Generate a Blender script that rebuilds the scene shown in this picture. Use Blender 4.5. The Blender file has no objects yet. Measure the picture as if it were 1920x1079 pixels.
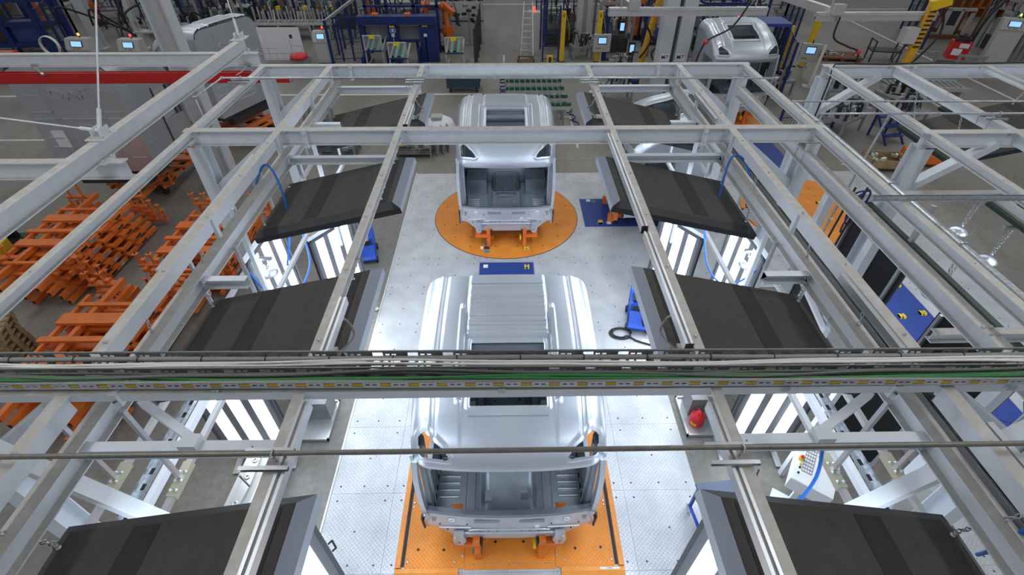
import bpy, math, random
from mathutils import Vector, Matrix
random.seed(7)
SC = bpy.context.scene
COL = SC.collection
PI = math.pi
# ---------------------------------------------------------------- camera
PITCH, YAW, CAM_H = math.radians(41.1), math.radians(0.785), 8.2
cp, sp, cy_, sy_ = math.cos(PITCH), math.sin(PITCH), math.cos(YAW), math.sin(YAW)
FWD = Vector((sy_*cp, cy_*cp, -sp)); RGT = Vector((cy_, -sy_, 0)); UPV = RGT.cross(FWD)
cd = bpy.data.cameras.new('camera'); cam = bpy.data.objects.new('camera', cd); COL.objects.link(cam)
cd.sensor_width = 36; cd.lens = 935/1920*36; cd.clip_end = 300; cd.clip_start = .05
M = Matrix((RGT, UPV, -FWD)).transposed().to_4x4(); M.translation = Vector((-0.005, 0, CAM_H)); cam.matrix_world = M
SC.camera = cam
# ---------------------------------------------------------------- world light (the hall's even daylight), exposure
W = bpy.data.worlds.new('hall_light'); SC.world = W; W.use_nodes = True
bg = W.node_tree.nodes['Background']; bg.inputs[0].default_value = (.93, .96, 1, 1); bg.inputs[1].default_value = .29
vs = SC.view_settings; vs.view_transform = 'Standard'; vs.look = 'None'; vs.gamma = 1; vs.exposure = 0.0; vs.use_curve_mapping = False
LAMP_DOWN, LAMP_SIDE = 10.5, 9.0       # emission of the overhead panels and of the LED strips of the side panels
FILL_LAMP = 20.0                       # emission of the unseen lamps added overhead to fill the hall light
# ---------------------------------------------------------------- materials
MATS = {}
def mat(name, col, rough=.5, metal=0., var=0., vscale=6., bump=0., bscale=60., dust=None, emit=0., spec=.5, alpha=1.):
    if name in MATS: return MATS[name]
    m = bpy.data.materials.new(name); m.use_nodes = True; MATS[name] = m
    nt = m.node_tree; N, L = nt.nodes, nt.links; b = N['Principled BSDF']
    c4 = (*col, 1); b.inputs['Base Color'].default_value = c4; b.inputs['Roughness'].default_value = rough
    b.inputs['Metallic'].default_value = metal; b.inputs['Specular IOR Level'].default_value = spec
    if alpha < 1: b.inputs['Alpha'].default_value = alpha
    if emit:
        b.inputs['Emission Color'].default_value = c4; b.inputs['Emission Strength'].default_value = emit
    tc = N.new('ShaderNodeTexCoord')
    out = None
    if var:
        nz = N.new('ShaderNodeTexNoise'); nz.inputs['Scale'].default_value = vscale; nz.inputs['Detail'].default_value = 5
        L.new(tc.outputs['Object'], nz.inputs['Vector'])
        r = N.new('ShaderNodeMapRange'); r.inputs[1].default_value = .3; r.inputs[2].default_value = .7
        r.inputs[3].default_value = 1-var; r.inputs[4].default_value = 1+var*.6; L.new(nz.outputs[0], r.inputs[0])
        mx = N.new('ShaderNodeVectorMath'); mx.operation = 'SCALE'; mx.inputs[0].default_value = col
        L.new(r.outputs[0], mx.inputs['Scale']); out = mx.outputs[0]; L.new(out, b.inputs['Base Color'])
    if dust:                                   # settled dust on upward faces
        g = N.new('ShaderNodeNewGeometry'); s = N.new('ShaderNodeSeparateXYZ'); L.new(g.outputs['True Normal'], s.inputs[0])
        n2 = N.new('ShaderNodeTexNoise'); n2.inputs['Scale'].default_value = 9; n2.inputs['Detail'].default_value = 6; L.new(tc.outputs['Object'], n2.inputs['Vector'])
        r2 = N.new('ShaderNodeMapRange'); r2.inputs[1].default_value = .85; r2.inputs[2].default_value = .98; L.new(s.outputs[2], r2.inputs[0])
        r3 = N.new('ShaderNodeMapRange'); r3.inputs[1].default_value = .3; r3.inputs[2].default_value = .55; r3.inputs[3].default_value = .7; r3.inputs[4].default_value = 1; L.new(n2.outputs[0], r3.inputs[0])
        mu = N.new('ShaderNodeMath'); mu.operation = 'MULTIPLY'; L.new(r2.outputs[0], mu.inputs[0]); L.new(r3.outputs[0], mu.inputs[1])
        mi = N.new('ShaderNodeMix'); mi.data_type = 'RGBA'; mi.inputs['A'].default_value = c4; mi.inputs['B'].default_value = (*dust, 1)
        if out: L.new(out, mi.inputs['A'])
        L.new(mu.outputs[0], mi.inputs['Factor']); L.new(mi.outputs['Result'], b.inputs['Base Color'])
    if bump:
        nb = N.new('ShaderNodeTexNoise'); nb.inputs['Scale'].default_value = bscale; nb.inputs['Detail'].default_value = 3; L.new(tc.outputs['Object'], nb.inputs['Vector'])
        bp = N.new('ShaderNodeBump'); bp.inputs['Strength'].default_value = bump; bp.inputs['Distance'].default_value = .01
        L.new(nb.outputs[0], bp.inputs['Height']); L.new(bp.outputs[0], b.inputs['Normal'])
    return m
def tread(name, col, rough, metal, scale=22., dist=.011, wear=None):
    """raised tread-plate pattern: short lozenges alternating along the two diagonals"""
    m = mat(name, col, rough, metal, var=.14, vscale=2.2)
    nt = m.node_tree; N, L = nt.nodes, nt.links; b = N['Principled BSDF']
    tc = N.new('ShaderNodeTexCoord'); mp = N.new('ShaderNodeMapping'); mp.inputs['Rotation'].default_value = (0, 0, PI/4); mp.inputs['Scale'].default_value = (scale, scale, scale)
    L.new(tc.outputs['Object'], mp.inputs['Vector']); ck = N.new('ShaderNodeTexChecker'); ck.inputs['Scale'].default_value = 1
    L.new(mp.outputs[0], ck.inputs['Vector'])
    outs = []
    for ax in (0, 1):
        fr = N.new('ShaderNodeVectorMath'); fr.operation = 'FRACTION'; L.new(mp.outputs[0], fr.inputs[0])
        sb = N.new('ShaderNodeVectorMath'); sb.operation = 'SUBTRACT'; sb.inputs[1].default_value = (.5, .5, 0); L.new(fr.outputs[0], sb.inputs[0])
        ml = N.new('ShaderNodeVectorMath'); ml.operation = 'MULTIPLY'; ml.inputs[1].default_value = (1.9, 6, 0) if ax == 0 else (6, 1.9, 0); L.new(sb.outputs[0], ml.inputs[0])
        ln = N.new('ShaderNodeVectorMath'); ln.operation = 'LENGTH'; L.new(ml.outputs[0], ln.inputs[0])
        r = N.new('ShaderNodeMapRange'); r.inputs[1].default_value = 1; r.inputs[2].default_value = .7; L.new(ln.outputs['Value'], r.inputs[0]); outs.append(r.outputs[0])
    mx = N.new('ShaderNodeMix'); L.new(ck.outputs['Fac'], mx.inputs[0]); L.new(outs[0], mx.inputs[2]); L.new(outs[1], mx.inputs[3])
    bp = N.new('ShaderNodeBump'); bp.inputs['Strength'].default_value = .8; bp.inputs['Distance'].default_value = dist
    L.new(mx.outputs[0], bp.inputs['Height']); L.new(bp.outputs[0], b.inputs['Normal'])
    return m
def concrete():
    m = mat('concrete', (.25, .235, .21), .5)
    nt = m.node_tree; N, L = nt.nodes, nt.links; b = N['Principled BSDF']; tc = N.new('ShaderNodeTexCoord')
    a = N.new('ShaderNodeTexNoise'); a.inputs['Scale'].default_value = .55; a.inputs['Detail'].default_value = 8; a.inputs['Roughness'].default_value = .62
    mp = N.new('ShaderNodeMapping'); mp.inputs['Scale'].default_value = (1, .35, 1); L.new(tc.outputs['Object'], mp.inputs[0]); L.new(mp.outputs[0], a.inputs['Vector'])
    c = N.new('ShaderNodeTexNoise'); c.inputs['Scale'].default_value = 9; c.inputs['Detail'].default_value = 6; L.new(tc.outputs['Object'], c.inputs['Vector'])
    cr = N.new('ShaderNodeValToRGB'); e = cr.color_ramp.elements; e[0].position = .3; e[0].color = (.12, .107, .09, 1); e[1].position = .68; e[1].color = (.285, .268, .242, 1)
    x = N.new('ShaderNodeMix'); x.inputs[0].default_value = .3; L.new(a.outputs[0], x.inputs[2]); L.new(c.outputs[0], x.inputs[3])
    L.new(x.outputs[0], cr.inputs[0]); L.new(cr.outputs[0], b.inputs['Base Color'])
    r = N.new('ShaderNodeMapRange'); r.inputs[3].default_value = .32; r.inputs[4].default_value = .6; L.new(a.outputs[0], r.inputs[0]); L.new(r.outputs[0], b.inputs['Roughness'])
    return m
concrete()
WHITE = mat('white_steel', (.76, .805, .86), .42, var=.05, dust=(.50, .47, .425))
WHITE2 = mat('white_tube', (.79, .83, .88), .4, var=.04)
ALU = mat('alu_profile', (.62, .63, .64), .35, .75, var=.08, vscale=3)
GALV = mat('galvanised', (.55, .58, .61), .38, .8, var=.25, vscale=25)
ZINC = mat('zinc', (.6, .62, .64), .3, .9)
TRAY = mat('tray_steel', (.36, .37, .38), .45, .6, var=.1, vscale=12, dust=(.27, .26, .245))
CABM = mat('cab_metal', (.61, .65, .71), .37, .78, var=.06, vscale=1.3)
CABD = mat('cab_inner', (.30, .335, .37), .4, .75, var=.1, vscale=4)  # darkened cab metal: shade inside the cabs is put into the colour
CABP = mat('cab_primer', (.56, .545, .57), .4, .55, var=.08, vscale=3)
FELT = mat('lamp_top', (.030, .027, .025), .8, var=.28, vscale=1.4, bump=.3, bscale=200, dust=(.075, .068, .06))
LSIDE = mat('lamp_side_lit', (.40, .44, .52), .4, .2)  # pale inner skirt of the lamps: light reflected onto it is painted in
GLOW = mat('lamp_face', (.74, .86, 1.0), .5, emit=LAMP_DOWN)
STRIP = mat('led_strip', (.84, .92, 1.0), .5, emit=LAMP_SIDE)
PANELK = mat('panel_frame', (.10, .105, .115), .4, .3)
PANELG = mat('panel_glass', (.2, .21, .23), .2, .2)
BLACKP = mat('black_panel', (.012, .012, .014), .6, bump=.2, bscale=150)
ORANGE = mat('orange_paint', (.70, .165, .025), .45, var=.14, vscale=3)
ORANGE_P = tread('orange_tread', (.80, .27, .03), .5, .1)
STEEL_P = tread('steel_tread', (.56, .575, .60), .42, .45, scale=20)
BLUE_P = tread('blue_tread', (.015, .05, .25), .45, .05, scale=26)
BLUE = mat('blue_paint', (.009, .024, .135), .4, var=.1)
BLUEB = mat('blue_bright', (.01, .085, .55), .35)
YELLOW = mat('yellow_paint', (.75, .48, .012), .45, var=.1)
RED = mat('red_paint', (.52, .012, .01), .35, var=.08)
REDB = mat('red_bright', (.62, .02, .025), .35)
BLACK = mat('black_rubber', (.012, .012, .013), .5)
DARK = mat('dark_steel', (.06, .062, .065), .45, .5, var=.2)
GREYM = mat('grey_cabinet', (.42, .42, .40), .45, var=.05)
GREY2 = mat('grey_steel', (.30, .31, .32), .45, .4, var=.12)
CONCRETE_COL = mat('column_paint', (.50, .52, .53), .55, var=.05)
COLDK = mat('column_gap', (.075, .08, .078), .6)
PAINTW = mat('line_paint', (.62, .61, .58), .6, var=.15, vscale=8)
PAPER = mat('paper', (.72, .73, .75), .6)
INK = mat('ink', (.02, .025, .05), .6)
GREEN = mat('green_cable', (.045, .21, .065), .45)
CGREY = mat('grey_cable', (.13, .135, .125), .5)
CGREY2 = mat('light_grey_cable', (.3, .3, .29), .5)
CWHITE = mat('white_cable', (.78, .76, .72), .5)
CBLUE = mat('blue_hose', (.015, .16, .62), .4)
BELT = mat('green_belt', (.10, .45, .33), .5)
DGREEN = mat('dark_green', (.012, .10, .055), .5)
WOOD = mat('pallet_wood', (.31, .22, .11), .7, var=.3, vscale=5)
SCREEN = mat('screen', (.25, .48, .75), .3, emit=1.1)
BEACON_R = mat('red_beacon', (1, .03, .02), .3, emit=4)
BEACON_O = mat('amber_beacon', (1, .35, .02), .3, emit=3)
RUST = mat('rust_rack', (.16, .06, .03), .65, var=.25)
GLASSD = mat('dark_mesh', (.03, .04, .06), .4)
TEAL = mat('teal_pad', (.05, .22, .26), .5)
# ---------------------------------------------------------------- mesh helpers
def link(o): COL.objects.link(o); return o
def V(*a): return Vector(a[0]) if len(a) == 1 else Vector(a)
def axes(p0, p1, up=(0, 0, 1)):
    t = (V(p1)-V(p0)).normalized(); u = V(up)
    if abs(t.dot(u.normalized())) > .999: u = V(0, 1, 0)
    s = t.cross(u).normalized(); return t, s, s.cross(t).normalized()
def I(w, h, tf=.014, tw=.010): a, b = w/2, tw/2; return [(-a, 0), (-a, -tf), (-b, -tf), (-b, -h+tf), (-a, -h+tf), (-a, -h), (a, -h), (a, -h+tf), (b, -h+tf), (b, -tf), (a, -tf), (a, 0)]
def BX(w, h, top=True): a = w/2; return [(-a, 0), (-a, -h), (a, -h), (a, 0)] if top else [(-a, h/2), (-a, -h/2), (a, -h/2), (a, h/2)]
def CH(w, h, t=.012): return [(-w/2, 0), (-w/2, -h), (w/2, -h), (w/2, -h+t), (-w/2+t, -h+t), (-w/2+t, -t), (w/2, -t), (w/2, 0)]
def UP(w, h, t=.008): a = w/2; return [(-a, 0), (-a, -h), (a, -h), (a, 0), (a-t, 0), (a-t, -h+t), (-a+t, -h+t), (-a+t, 0)]
def RD(r, n=10): return [(r*math.cos(-2*PI*i/n), r*math.sin(-2*PI*i/n)) for i in range(n)]
class MB:
    def __init__(s): s.v = []; s.f = []; s.sm = []
    def add(s, vs, fs, sm=False):
        k = len(s.v); s.v += [tuple(p) for p in vs]; s.f += [tuple(i+k for i in f) for f in fs]; s.sm += [sm]*len(fs); return s
    def box(s, c, d, rz=0., rx=0., ry=0.):
        R = Matrix.Rotation(rz, 3, 'Z') @ Matrix.Rotation(ry, 3, 'Y') @ Matrix.Rotation(rx, 3, 'X') if (rz or rx or ry) else None
        vs = []
        for z in (-.5, .5):
            for x, y in ((-.5, -.5), (.5, -.5), (.5, .5), (-.5, .5)):
                p = Vector((x*d[0], y*d[1], z*d[2])); vs.append((R @ p if R else p)+V(c))
        return s.add(vs, [(3, 2, 1, 0), (4, 5, 6, 7), (0, 1, 5, 4), (1, 2, 6, 5), (2, 3, 7, 6), (3, 0, 4, 7)])
    def bb(s, a, b): return s.box([(a[i]+b[i])/2 for i in range(3)], [abs(b[i]-a[i]) for i in range(3)])
    def ext(s, prof, p0, p1, up=(0, 0, 1), sm=False):
        t, sd, u = axes(p0, p1, up); n = len(prof); p0, p1 = V(p0), V(p1)
        vs = [p+sd*a+u*b for p in (p0, p1) for a, b in prof]
        s.add(vs, [(i, (i+1) % n, n+(i+1) % n, n+i) for i in range(n)], sm)
        return s.add(vs, [tuple(range(n-1, -1, -1)), tuple(range(n, 2*n))])
    def cyl(s, p0, p1, r, n=10, r1=None):
        t, sd, u = axes(p0, p1); p0, p1 = V(p0), V(p1); r1 = r if r1 is None else r1
        vs = [p+(sd*math.cos(2*PI*i/n)+u*math.sin(2*PI*i/n))*q for p, q in ((p0, r), (p1, r1)) for i in range(n)]
        s.add(vs, [(i, n+i, n+(i+1) % n, (i+1) % n) for i in range(n)], True)
        return s.add(vs, [tuple(range(n)), tuple(range(2*n-1, n-1, -1))])
    def tube(s, path, r, n=6):
        P = [V(p) for p in path]; k = len(P); vs = []; sd = None
        for i in range(k):
            t = (P[min(i+1, k-1)]-P[max(i-1, 0)]).normalized()
            if sd is None:
                sd = t.cross(V(0, 0, 1)); sd = sd if sd.length > .01 else t.cross(V(0, 1, 0))
            sd = (sd-t*sd.dot(t)).normalized(); u = t.cross(sd)
            vs += [P[i]+(sd*math.cos(2*PI*j/n)+u*math.sin(2*PI*j/n))*r for j in range(n)]
        s.add(vs, [(i*n+j, i*n+(j+1) % n, (i+1)*n+(j+1) % n, (i+1)*n+j) for i in range(k-1) for j in range(n)], True)
        return s.add(vs, [tuple(range(n-1, -1, -1)), tuple(range((k-1)*n, k*n))])
    def lathe(s, prof, c=(0, 0, 0), n=16, axis='z'):
        vs = []
        for r, h in prof:
            for j in range(n):
                a = 2*PI*j/n; q = (r*math.cos(a), r*math.sin(a), h); q = q if axis == 'z' else ((q[2], q[0], q[1]) if axis == 'x' else (q[1], q[2], q[0]))
                vs.append(V(q)+V(c))
        k = len(prof); s.add(vs, [(i*n+j, i*n+(j+1) % n, (i+1)*n+(j+1) % n, (i+1)*n+j) for i in range(k-1) for j in range(n)], True)
        return s.add(vs, [tuple(range(n-1, -1, -1)), tuple(range((k-1)*n, k*n))])
    def prism(s, poly, axis, a, b):
        """polygon in the two other axes, extruded along axis from a to b"""
        def P(p, h): return {'x': (h, p[0], p[1]), 'y': (p[0], h, p[1]), 'z': (p[0], p[1], h)}[axis]
        n = len(poly); vs = [P(p, a) for p in poly]+[P(p, b) for p in poly]
        return s.add(vs, [(i, (i+1) % n, n+(i+1) % n, n+i) for i in range(n)]+[tuple(range(n-1, -1, -1)), tuple(range(n, 2*n))])
    def ring(s, c, R, r, ax=(0, 0, 1), n=10, m=5):
        t, sd, u = axes((0, 0, 0), ax); C = V(c); vs = []
        for i in range(n):
            a = 2*PI*i/n; d = sd*math.cos(a)+u*math.sin(a)
            vs += [C+d*(R+r*math.cos(2*PI*j/m))+t*r*math.sin(2*PI*j/m) for j in range(m)]
        return s.add(vs, [(i*m+j, ((i+1) % n)*m+j, ((i+1) % n)*m+(j+1) % m, i*m+(j+1) % m) for i in range(n) for j in range(m)], True)
    def chain(s, p0, p1, sag=0., r=.006, link=.05):
        p0, p1 = V(p0), V(p1); L = (p1-p0).length; n = max(3, int(L/(link*.78))); t = (p1-p0).normalized()
        a = t.cross(V(.3, .8, .2)).normalized(); b = t.cross(a)
        for i in range(n):
            f = (i+.5)/n; c = p0.lerp(p1, f)-V(0, 0, 1)*sag*4*f*(1-f); w = a if i % 2 else b
            vs = []; m = 8; q = 4; o = w.cross(t)
            for k in range(m):
                al = 2*PI*k/m; d = t*math.cos(al)*link*.5+w*math.sin(al)*link*.3; dn = d.normalized()
                vs += [c+d+dn*r*math.cos(2*PI*j/q)+o*r*math.sin(2*PI*j/q) for j in range(q)]
            s.add(vs, [(k*q+j, ((k+1) % m)*q+j, ((k+1) % m)*q+(j+1) % q, k*q+(j+1) % q) for k in range(m) for j in range(q)], True)
        return s
    def mesh(s, name, m):
        me = bpy.data.meshes.new(name); me.from_pydata(s.v, [], s.f)
        for p, q in zip(me.polygons, s.sm): p.use_smooth = q
        me.materials.append(m); me.update(); return me
    def build(s, name, m, parent=None, world=False, label=None, kind=None):
        if world and parent is not None:
            p = parent
            while p is not None:
                l = p.location; s.v = [(a[0]-l[0], a[1]-l[1], a[2]-l[2]) for a in s.v]; p = p.parent
        o = link(bpy.data.objects.new(name, s.mesh(name, m)))
        if parent is not None: o.parent = parent
        if label: o['label'] = label
        if kind: o['kind'] = kind
        return o
def inst(o, loc, parent=None, rz=0., name=None):
    c = link(o.copy()); c.location = loc; c.rotation_euler = (0, 0, rz); c.parent = parent
    if name: c.name = name
    return c
def meshobj(name, me, parent=None, loc=(0, 0, 0), rot=(0, 0, 0), scale=None):
    o = link(bpy.data.objects.new(name, me)); o.parent = parent; o.location = loc; o.rotation_euler = rot
    if scale: o.scale = scale
    return o
def tag(o, label, cat, group=None, kind=None):
    o['label'] = label; o['category'] = cat; o['kind'] = 'thing'
    if group: o['group'] = group
    if kind: o['kind'] = kind
    return o
def thing(name, label, cat, loc=(0, 0, 0), rz=0., group=None):
    o = link(bpy.data.objects.new(name, None)); o.location = loc; o.rotation_euler = (0, 0, rz); o.empty_display_size = .2
    return tag(o, label, cat, group)
def struct(o): o['kind'] = 'structure'; return o
def copy_tree(o, loc, rz=0., label=None, parent=None, top=True):
    c = link(o.copy()); c.parent = parent
    if top:
        c.location = loc; c.rotation_euler = (0, 0, rz)
        if label: c['label'] = label
    for ch in list(o.children): copy_tree(ch, None, parent=c, top=False)
    return c
def arc(c, r, a0, a1, n, ax='xz'):
    out = []
    for i in range(n+1):
        a = a0+(a1-a0)*i/n; p = [c[0], c[1], c[2]]
        p[{'x': 0, 'y': 1, 'z': 2}[ax[0]]] += r*math.cos(a); p[{'x': 0, 'y': 1, 'z': 2}[ax[1]]] += r*math.sin(a); out.append(tuple(p))
    return out
def spline(pts, n=6):
    P = [V(p) for p in pts]; out = []
    for i in range(len(P)-1):
        a, b, c, d = P[max(i-1, 0)], P[i], P[i+1], P[min(i+2, len(P)-1)]
        for k in range(n):
            t = k/n; out.append(.5*((2*b)+(c-a)*t+(2*a-5*b+4*c-d)*t*t+(-a+3*b-3*c+d)*t**3))
    return out+[P[-1]]
def text_mesh(txt, size, depth, m):
    cu = bpy.data.curves.new('txt', 'FONT'); cu.body = txt; cu.size = size; cu.extrude = depth; cu.align_x = 'CENTER'; cu.align_y = 'CENTER'; cu.resolution_u = 2; cu.offset = size*.008
    o = bpy.data.objects.new('txt', cu); COL.objects.link(o); dg = bpy.context.evaluated_depsgraph_get()
    me = bpy.data.meshes.new_from_object(o.evaluated_get(dg)); bpy.data.objects.remove(o); bpy.data.curves.remove(cu)
    me.materials.clear(); me.materials.append(m); return me
BOLT = MB().lathe([(.019, 0), (.019, .008), (.012, .008), (.012, .02), (.006, .022)], n=6).mesh('bolt', ZINC)
def bolt(parent, loc, rot=(0, 0, 0), sc=1.):
    l = V(loc)-V(parent.location)-(V(parent.parent.location) if parent.parent else V(0, 0, 0))
    return meshobj('bolt', BOLT, parent, l, rot, (sc, sc, sc))
# ================================================================ the hall: floor, painted lines, platform, columns
fl = struct(MB().bb((-70, -4, -.3), (70, 95, 0)).build('floor', MATS['concrete']))
for a, b in [((-40, 22.62), (-1.05, 22.78)), ((-1.15, 22.3), (-1.0, 22.62)), ((-40, 18.08), (-9.5, 18.2)), ((22.32, 18.5), (22.47, 46)), ((18.53, 19.6), (18.67, 22.0)), ((22.5, 38.45), (34, 38.65)), ((2.6, 20.3), (2.68, 22.7)), ((2.1, 22.62), (2.6, 22.7)), ((2.62, 17.2), (2.7, 20.15)), ((2.2, 20.07), (2.62, 20.15)), ((-8, 40.25), (8, 40.5)), ((24.9, 19.5), (25.05, 26)), ((11.7, 15.75), (12.6, 15.83)), ((12.52, 15.83), (12.6, 18))]:
    MB().bb((*a, 0), (*b, .003)).build('painted_line', PAINTW, fl)
for y in (16.2, 28.9, 31.5): MB().bb((-30, y, .0005), (40, y+.012, .0012)).build('floor_joint', DARK, fl)
pf = thing('steel_platform', 'light steel tread-plate platform laid over the concrete under the truck cabs', 'platform', (4.5, 8, 0))
XE = [-3.0, -1.95, -.72, .72, 1.95, 3.2, 4.5, 5.8, 7.15, 8.5, 10.0, 11.35, 12.4]
YE = [-1.6, -.4, .8, 2.0, 2.84, 4.1, 5.4, 6.7, 8.0, 9.3, 10.45, 11.8, 13.2, 14.3, 15.27]
PZ = .02
for i in range(len(XE)-1):
    for j in range(len(YE)-1):
        if 3.1 < XE[i] < 7.0 and YE[j] < 9.0: continue
        MB().bb((XE[i]+.002, YE[j]+.002, .001), (XE[i+1]-.002, YE[j+1]-.002, PZ)).build('floor_plate', STEEL_P, pf, world=True)
MB().bb((-3.035, -1.6, .001), (-3.002, 15.3, .028)).build('edge_strip', ALU, pf, world=True)
hb = MB()
for i in range(len(XE)-1):
    for j in range(len(YE)-1):
        if 3.1 < XE[i] < 7.0 and YE[j] < 9.0: continue
        for u, v in ((.12, .1), (.88, .1), (.12, .9), (.88, .9), (.5, .5), (.5, .1)):
            x, y = XE[i]+(XE[i+1]-XE[i])*u, YE[j]+(YE[j+1]-YE[j])*v
            hb.lathe([(.017, PZ-.01), (.017, PZ+.0012)], (x, y, 0), 6)
hb.build('fixing_holes', DARK, pf, world=True, kind='stuff')
# ---- unseen lamps added high overhead for hall light and metal reflections
HL = mat('fill_lamp', (.96, .98, 1.0), .5, emit=FILL_LAMP)
for i, x in enumerate((-16, -5.5, 5.5, 16)):
    for j, y in enumerate((3, 11, 19, 27, 35)):
        t = thing('added_fill_lamp', 'long fill lamp added out of view, %s row from the left, %s from the near end' % (('first', 'second', 'third', 'fourth')[i], ('first', 'second', 'third', 'fourth', 'fifth')[j]), 'fill lamp', (x, y, 11.0), 0, 'added fill lamps')
        MB().bb((-.32, -1.7, 0), (.32, 1.7, .1)).build('housing', GREYM, t); MB().bb((-.28, -1.65, -.02), (.28, 1.65, 0)).build('diffuser', HL, t)
        for yy in (-1.4, 1.4): MB().cyl((0, yy, .1), (0, yy, 1.5), .01, 6).build('suspension', ZINC, t)
# ---- turntables
def disc_poly(r, x0, x1, n=40):
    pts = []
    a0, a1 = math.acos(max(-1, min(1, x1/r))), math.acos(max(-1, min(1, x0/r)))
    up = [(r*math.cos(a0+(a1-a0)*k/n), r*math.sin(a0+(a1-a0)*k/n)) for k in range(n+1)]
    return up+[(x, -y) for x, y in reversed(up)]
def roller(parent, x, y, z, rz=0.):
    m = MB()
    for s in (-1, 1):
        m.box((s*.05, 0, .02), (.03, .13, .05)); m.prism([(-.075, 0), (.075, 0), (.045, .055), (-.045, .055)], 'x', s*.045-.02, s*.045+.02)
    o = m.build('yellow_roller', YELLOW, parent); o.location = (x, y, z); o.rotation_euler = (0, 0, rz)
    MB().cyl((-.05, 0, .03), (.05, 0, .03), .028, 8).build('roller_wheel', ZINC, o)
def turntable(cx, label, rz=0.):
    t = thing('turntable', label, 'turntable', (cx, 12.65, PZ), rz, 'orange cab turntables')
    for x0, x1 in ((-2.1, -.69), (-.684, .684), (.69, 2.1)):
        MB().prism(disc_poly(2.1, x0, x1), 'z', .001, .012).build('disc_plate', ORANGE_P, t)
    m = MB(); n = 72
    vs = [(r*math.cos(2*PI*i/n), r*math.sin(2*PI*i/n), h) for r, h in ((2.1, .004), (2.118, .004)) for i in range(n)]
    m.add(vs, [(i, n+i, n+(i+1) % n, (i+1) % n) for i in range(n)]).build('gap_ring', BLACK, t)
    m = MB()
    for x, y in [(sx*a, b) for sx in (-1, 1) for a in (.3, 1.0, 1.45, 1.8) for b in (-1.55, -1.1, -.5, .5, 1.2)]:
        if x*x+y*y < 3.9: m.lathe([(.022, .01), (.022, .0135)], (x, y, 0), 8)
    m.build('bolt_holes', BLACK, t, kind='stuff')
    for y, c in ((-1.62, 1), (-1.78, 0), (-1.45, 0)):
        MB().box((-.54, y, .013), (.15, .13, .006)).build('sensor_plate', TEAL if c == 0 else DARK, t)
    roller(t, .54, -1.66, .012)
    MB().box((-.68, -1.62, .014), (.07, .12, .004)).build('sticker', PAPER, t)
    return t
turntable(0, 'round orange turntable with black seams under the far cab facing the camera')
t2 = turntable(9.25, 'round orange turntable in the right bay seen between white beams', PI/2)
for x, y in ((-.55, .2), (.55, -.4), (.55, .9), (-.55, -1.0)): roller(t2, x, y, .012, PI/2)
RIM = mat('orange_rim', (.80, .29, .04), .45, var=.1)
# ---- near orange lifting plate
t = thing('lifting_plate', 'square orange tread-plate lift with raised rims under the nearest cab', 'platform', (0, 4.2, PZ))
for x0, x1 in ((-1.6, -.70), (-.694, .70), (.706, 1.6)):
    MB().bb((x0, -1.24 if abs(x0) < .7 else -1.3, 0), (x1, 1.4, .012)).build('deck_plate', ORANGE_P, t)
MB().bb((-.69, -1.32, 0), (.70, -1.25, .012)).build('front_strip', ORANGE_P, t)
for s in (-1, 1):
    MB().bb((s*1.655, -1.3, 0), (s*1.735, 1.4, .07)).build('side_rim', RIM, t)
    MB().bb((s*1.605, -1.27, .0005), (s*1.65, 1.4, .002)).build('side_gap', BLACK, t)
    MB().prism([(-1.31, .0), (-1.31, .05), (-1.37, .05), (-1.44, .0)], 'x', s*.78, s*1.735).build('front_ramp', RIM, t)
    for x, y in ((s*1.02, -1.03), (s*1.42, -1.02), (s*.22, -.92)): MB().lathe([(.022, .01), (.022, .0135)], (x, y, 0), 10).build('bolt_hole', BLACK, t)
    for x, y in ((s*.84, -1.2), (s*1.56, -1.2), (s*.72, -1.12), (s*1.57, -.35), (s*1.57, -.28)): MB().lathe([(.02, .01), (.02, .018), (.01, .021)], (x, y, 0), 8).build('bolt_head', ZINC, t)
MB().box((-.50, -1.0, .014), (.15, .19, .006)).build('sensor_plate', TEAL, t)
lb = MB().bb((1.36, -1.352, .0505), (1.66, -1.322, .0525)).build('label_strip', PAPER, t); meshobj('label_print', text_mesh('1 0240 1', .032, .0005, INK), lb, (1.51, -1.337, .053))
# ---- blue transfer plates
def blue_plate(label, x0, x1, y0, y1, n, ax, rollers=()):
    t = thing('blue_plate', label, 'floor plate', ((x0+x1)/2, (y0+y1)/2, PZ))
    for i in range(n):
        if ax == 'x': a, b = (x0+(x1-x0)*i/n+.003, y0), (x0+(x1-x0)*(i+1)/n-.003, y1)
        else: a, b = (x0, y0+(y1-y0)*i/n+.003), (x1, y0+(y1-y0)*(i+1)/n-.003)
        MB().bb((*a, PZ+.001), (*b, PZ+.012)).build('plate', BLUE_P, t, world=True)
    for x, y, r in rollers: roller(t, x-t.location.x, y-t.location.y, .012, r)
    return t
bp = blue_plate('blue tread plate between the near cab and the far turntable', -.71, .70, 6.4, 10.38, 3, 'y', [(.52, 10.17, 0)])
MB().box((-.55, 1.83, .014), (.12, .13, .006)).build('sensor_plate', PAPER, bp)
bp = blue_plate('blue tread plate under the sideways cab beside the far turntable', 2.28, 7.1, 12.03, 13.55, 7, 'x', [(2.75, 12.22, PI/2)])
for x, y, mt in ((2.55, 13.45, PAPER), (2.72, 13.4, TEAL), (3.0, 12.2, PAPER), (3.22, 12.2, DARK)): MB().box((x-4.69, y-12.79, .014), (.13, .12, .006)).build('sensor_plate', mt, bp)
bp = blue_plate('blue tread plate with yellow rollers in the right bay behind a black screen', 8.55, 9.95, 5.2, 10.3, 5, 'y', [(9.75, 8.3, 0), (9.75, 9.3, 0), (9.2, 8.2, 0)])
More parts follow.
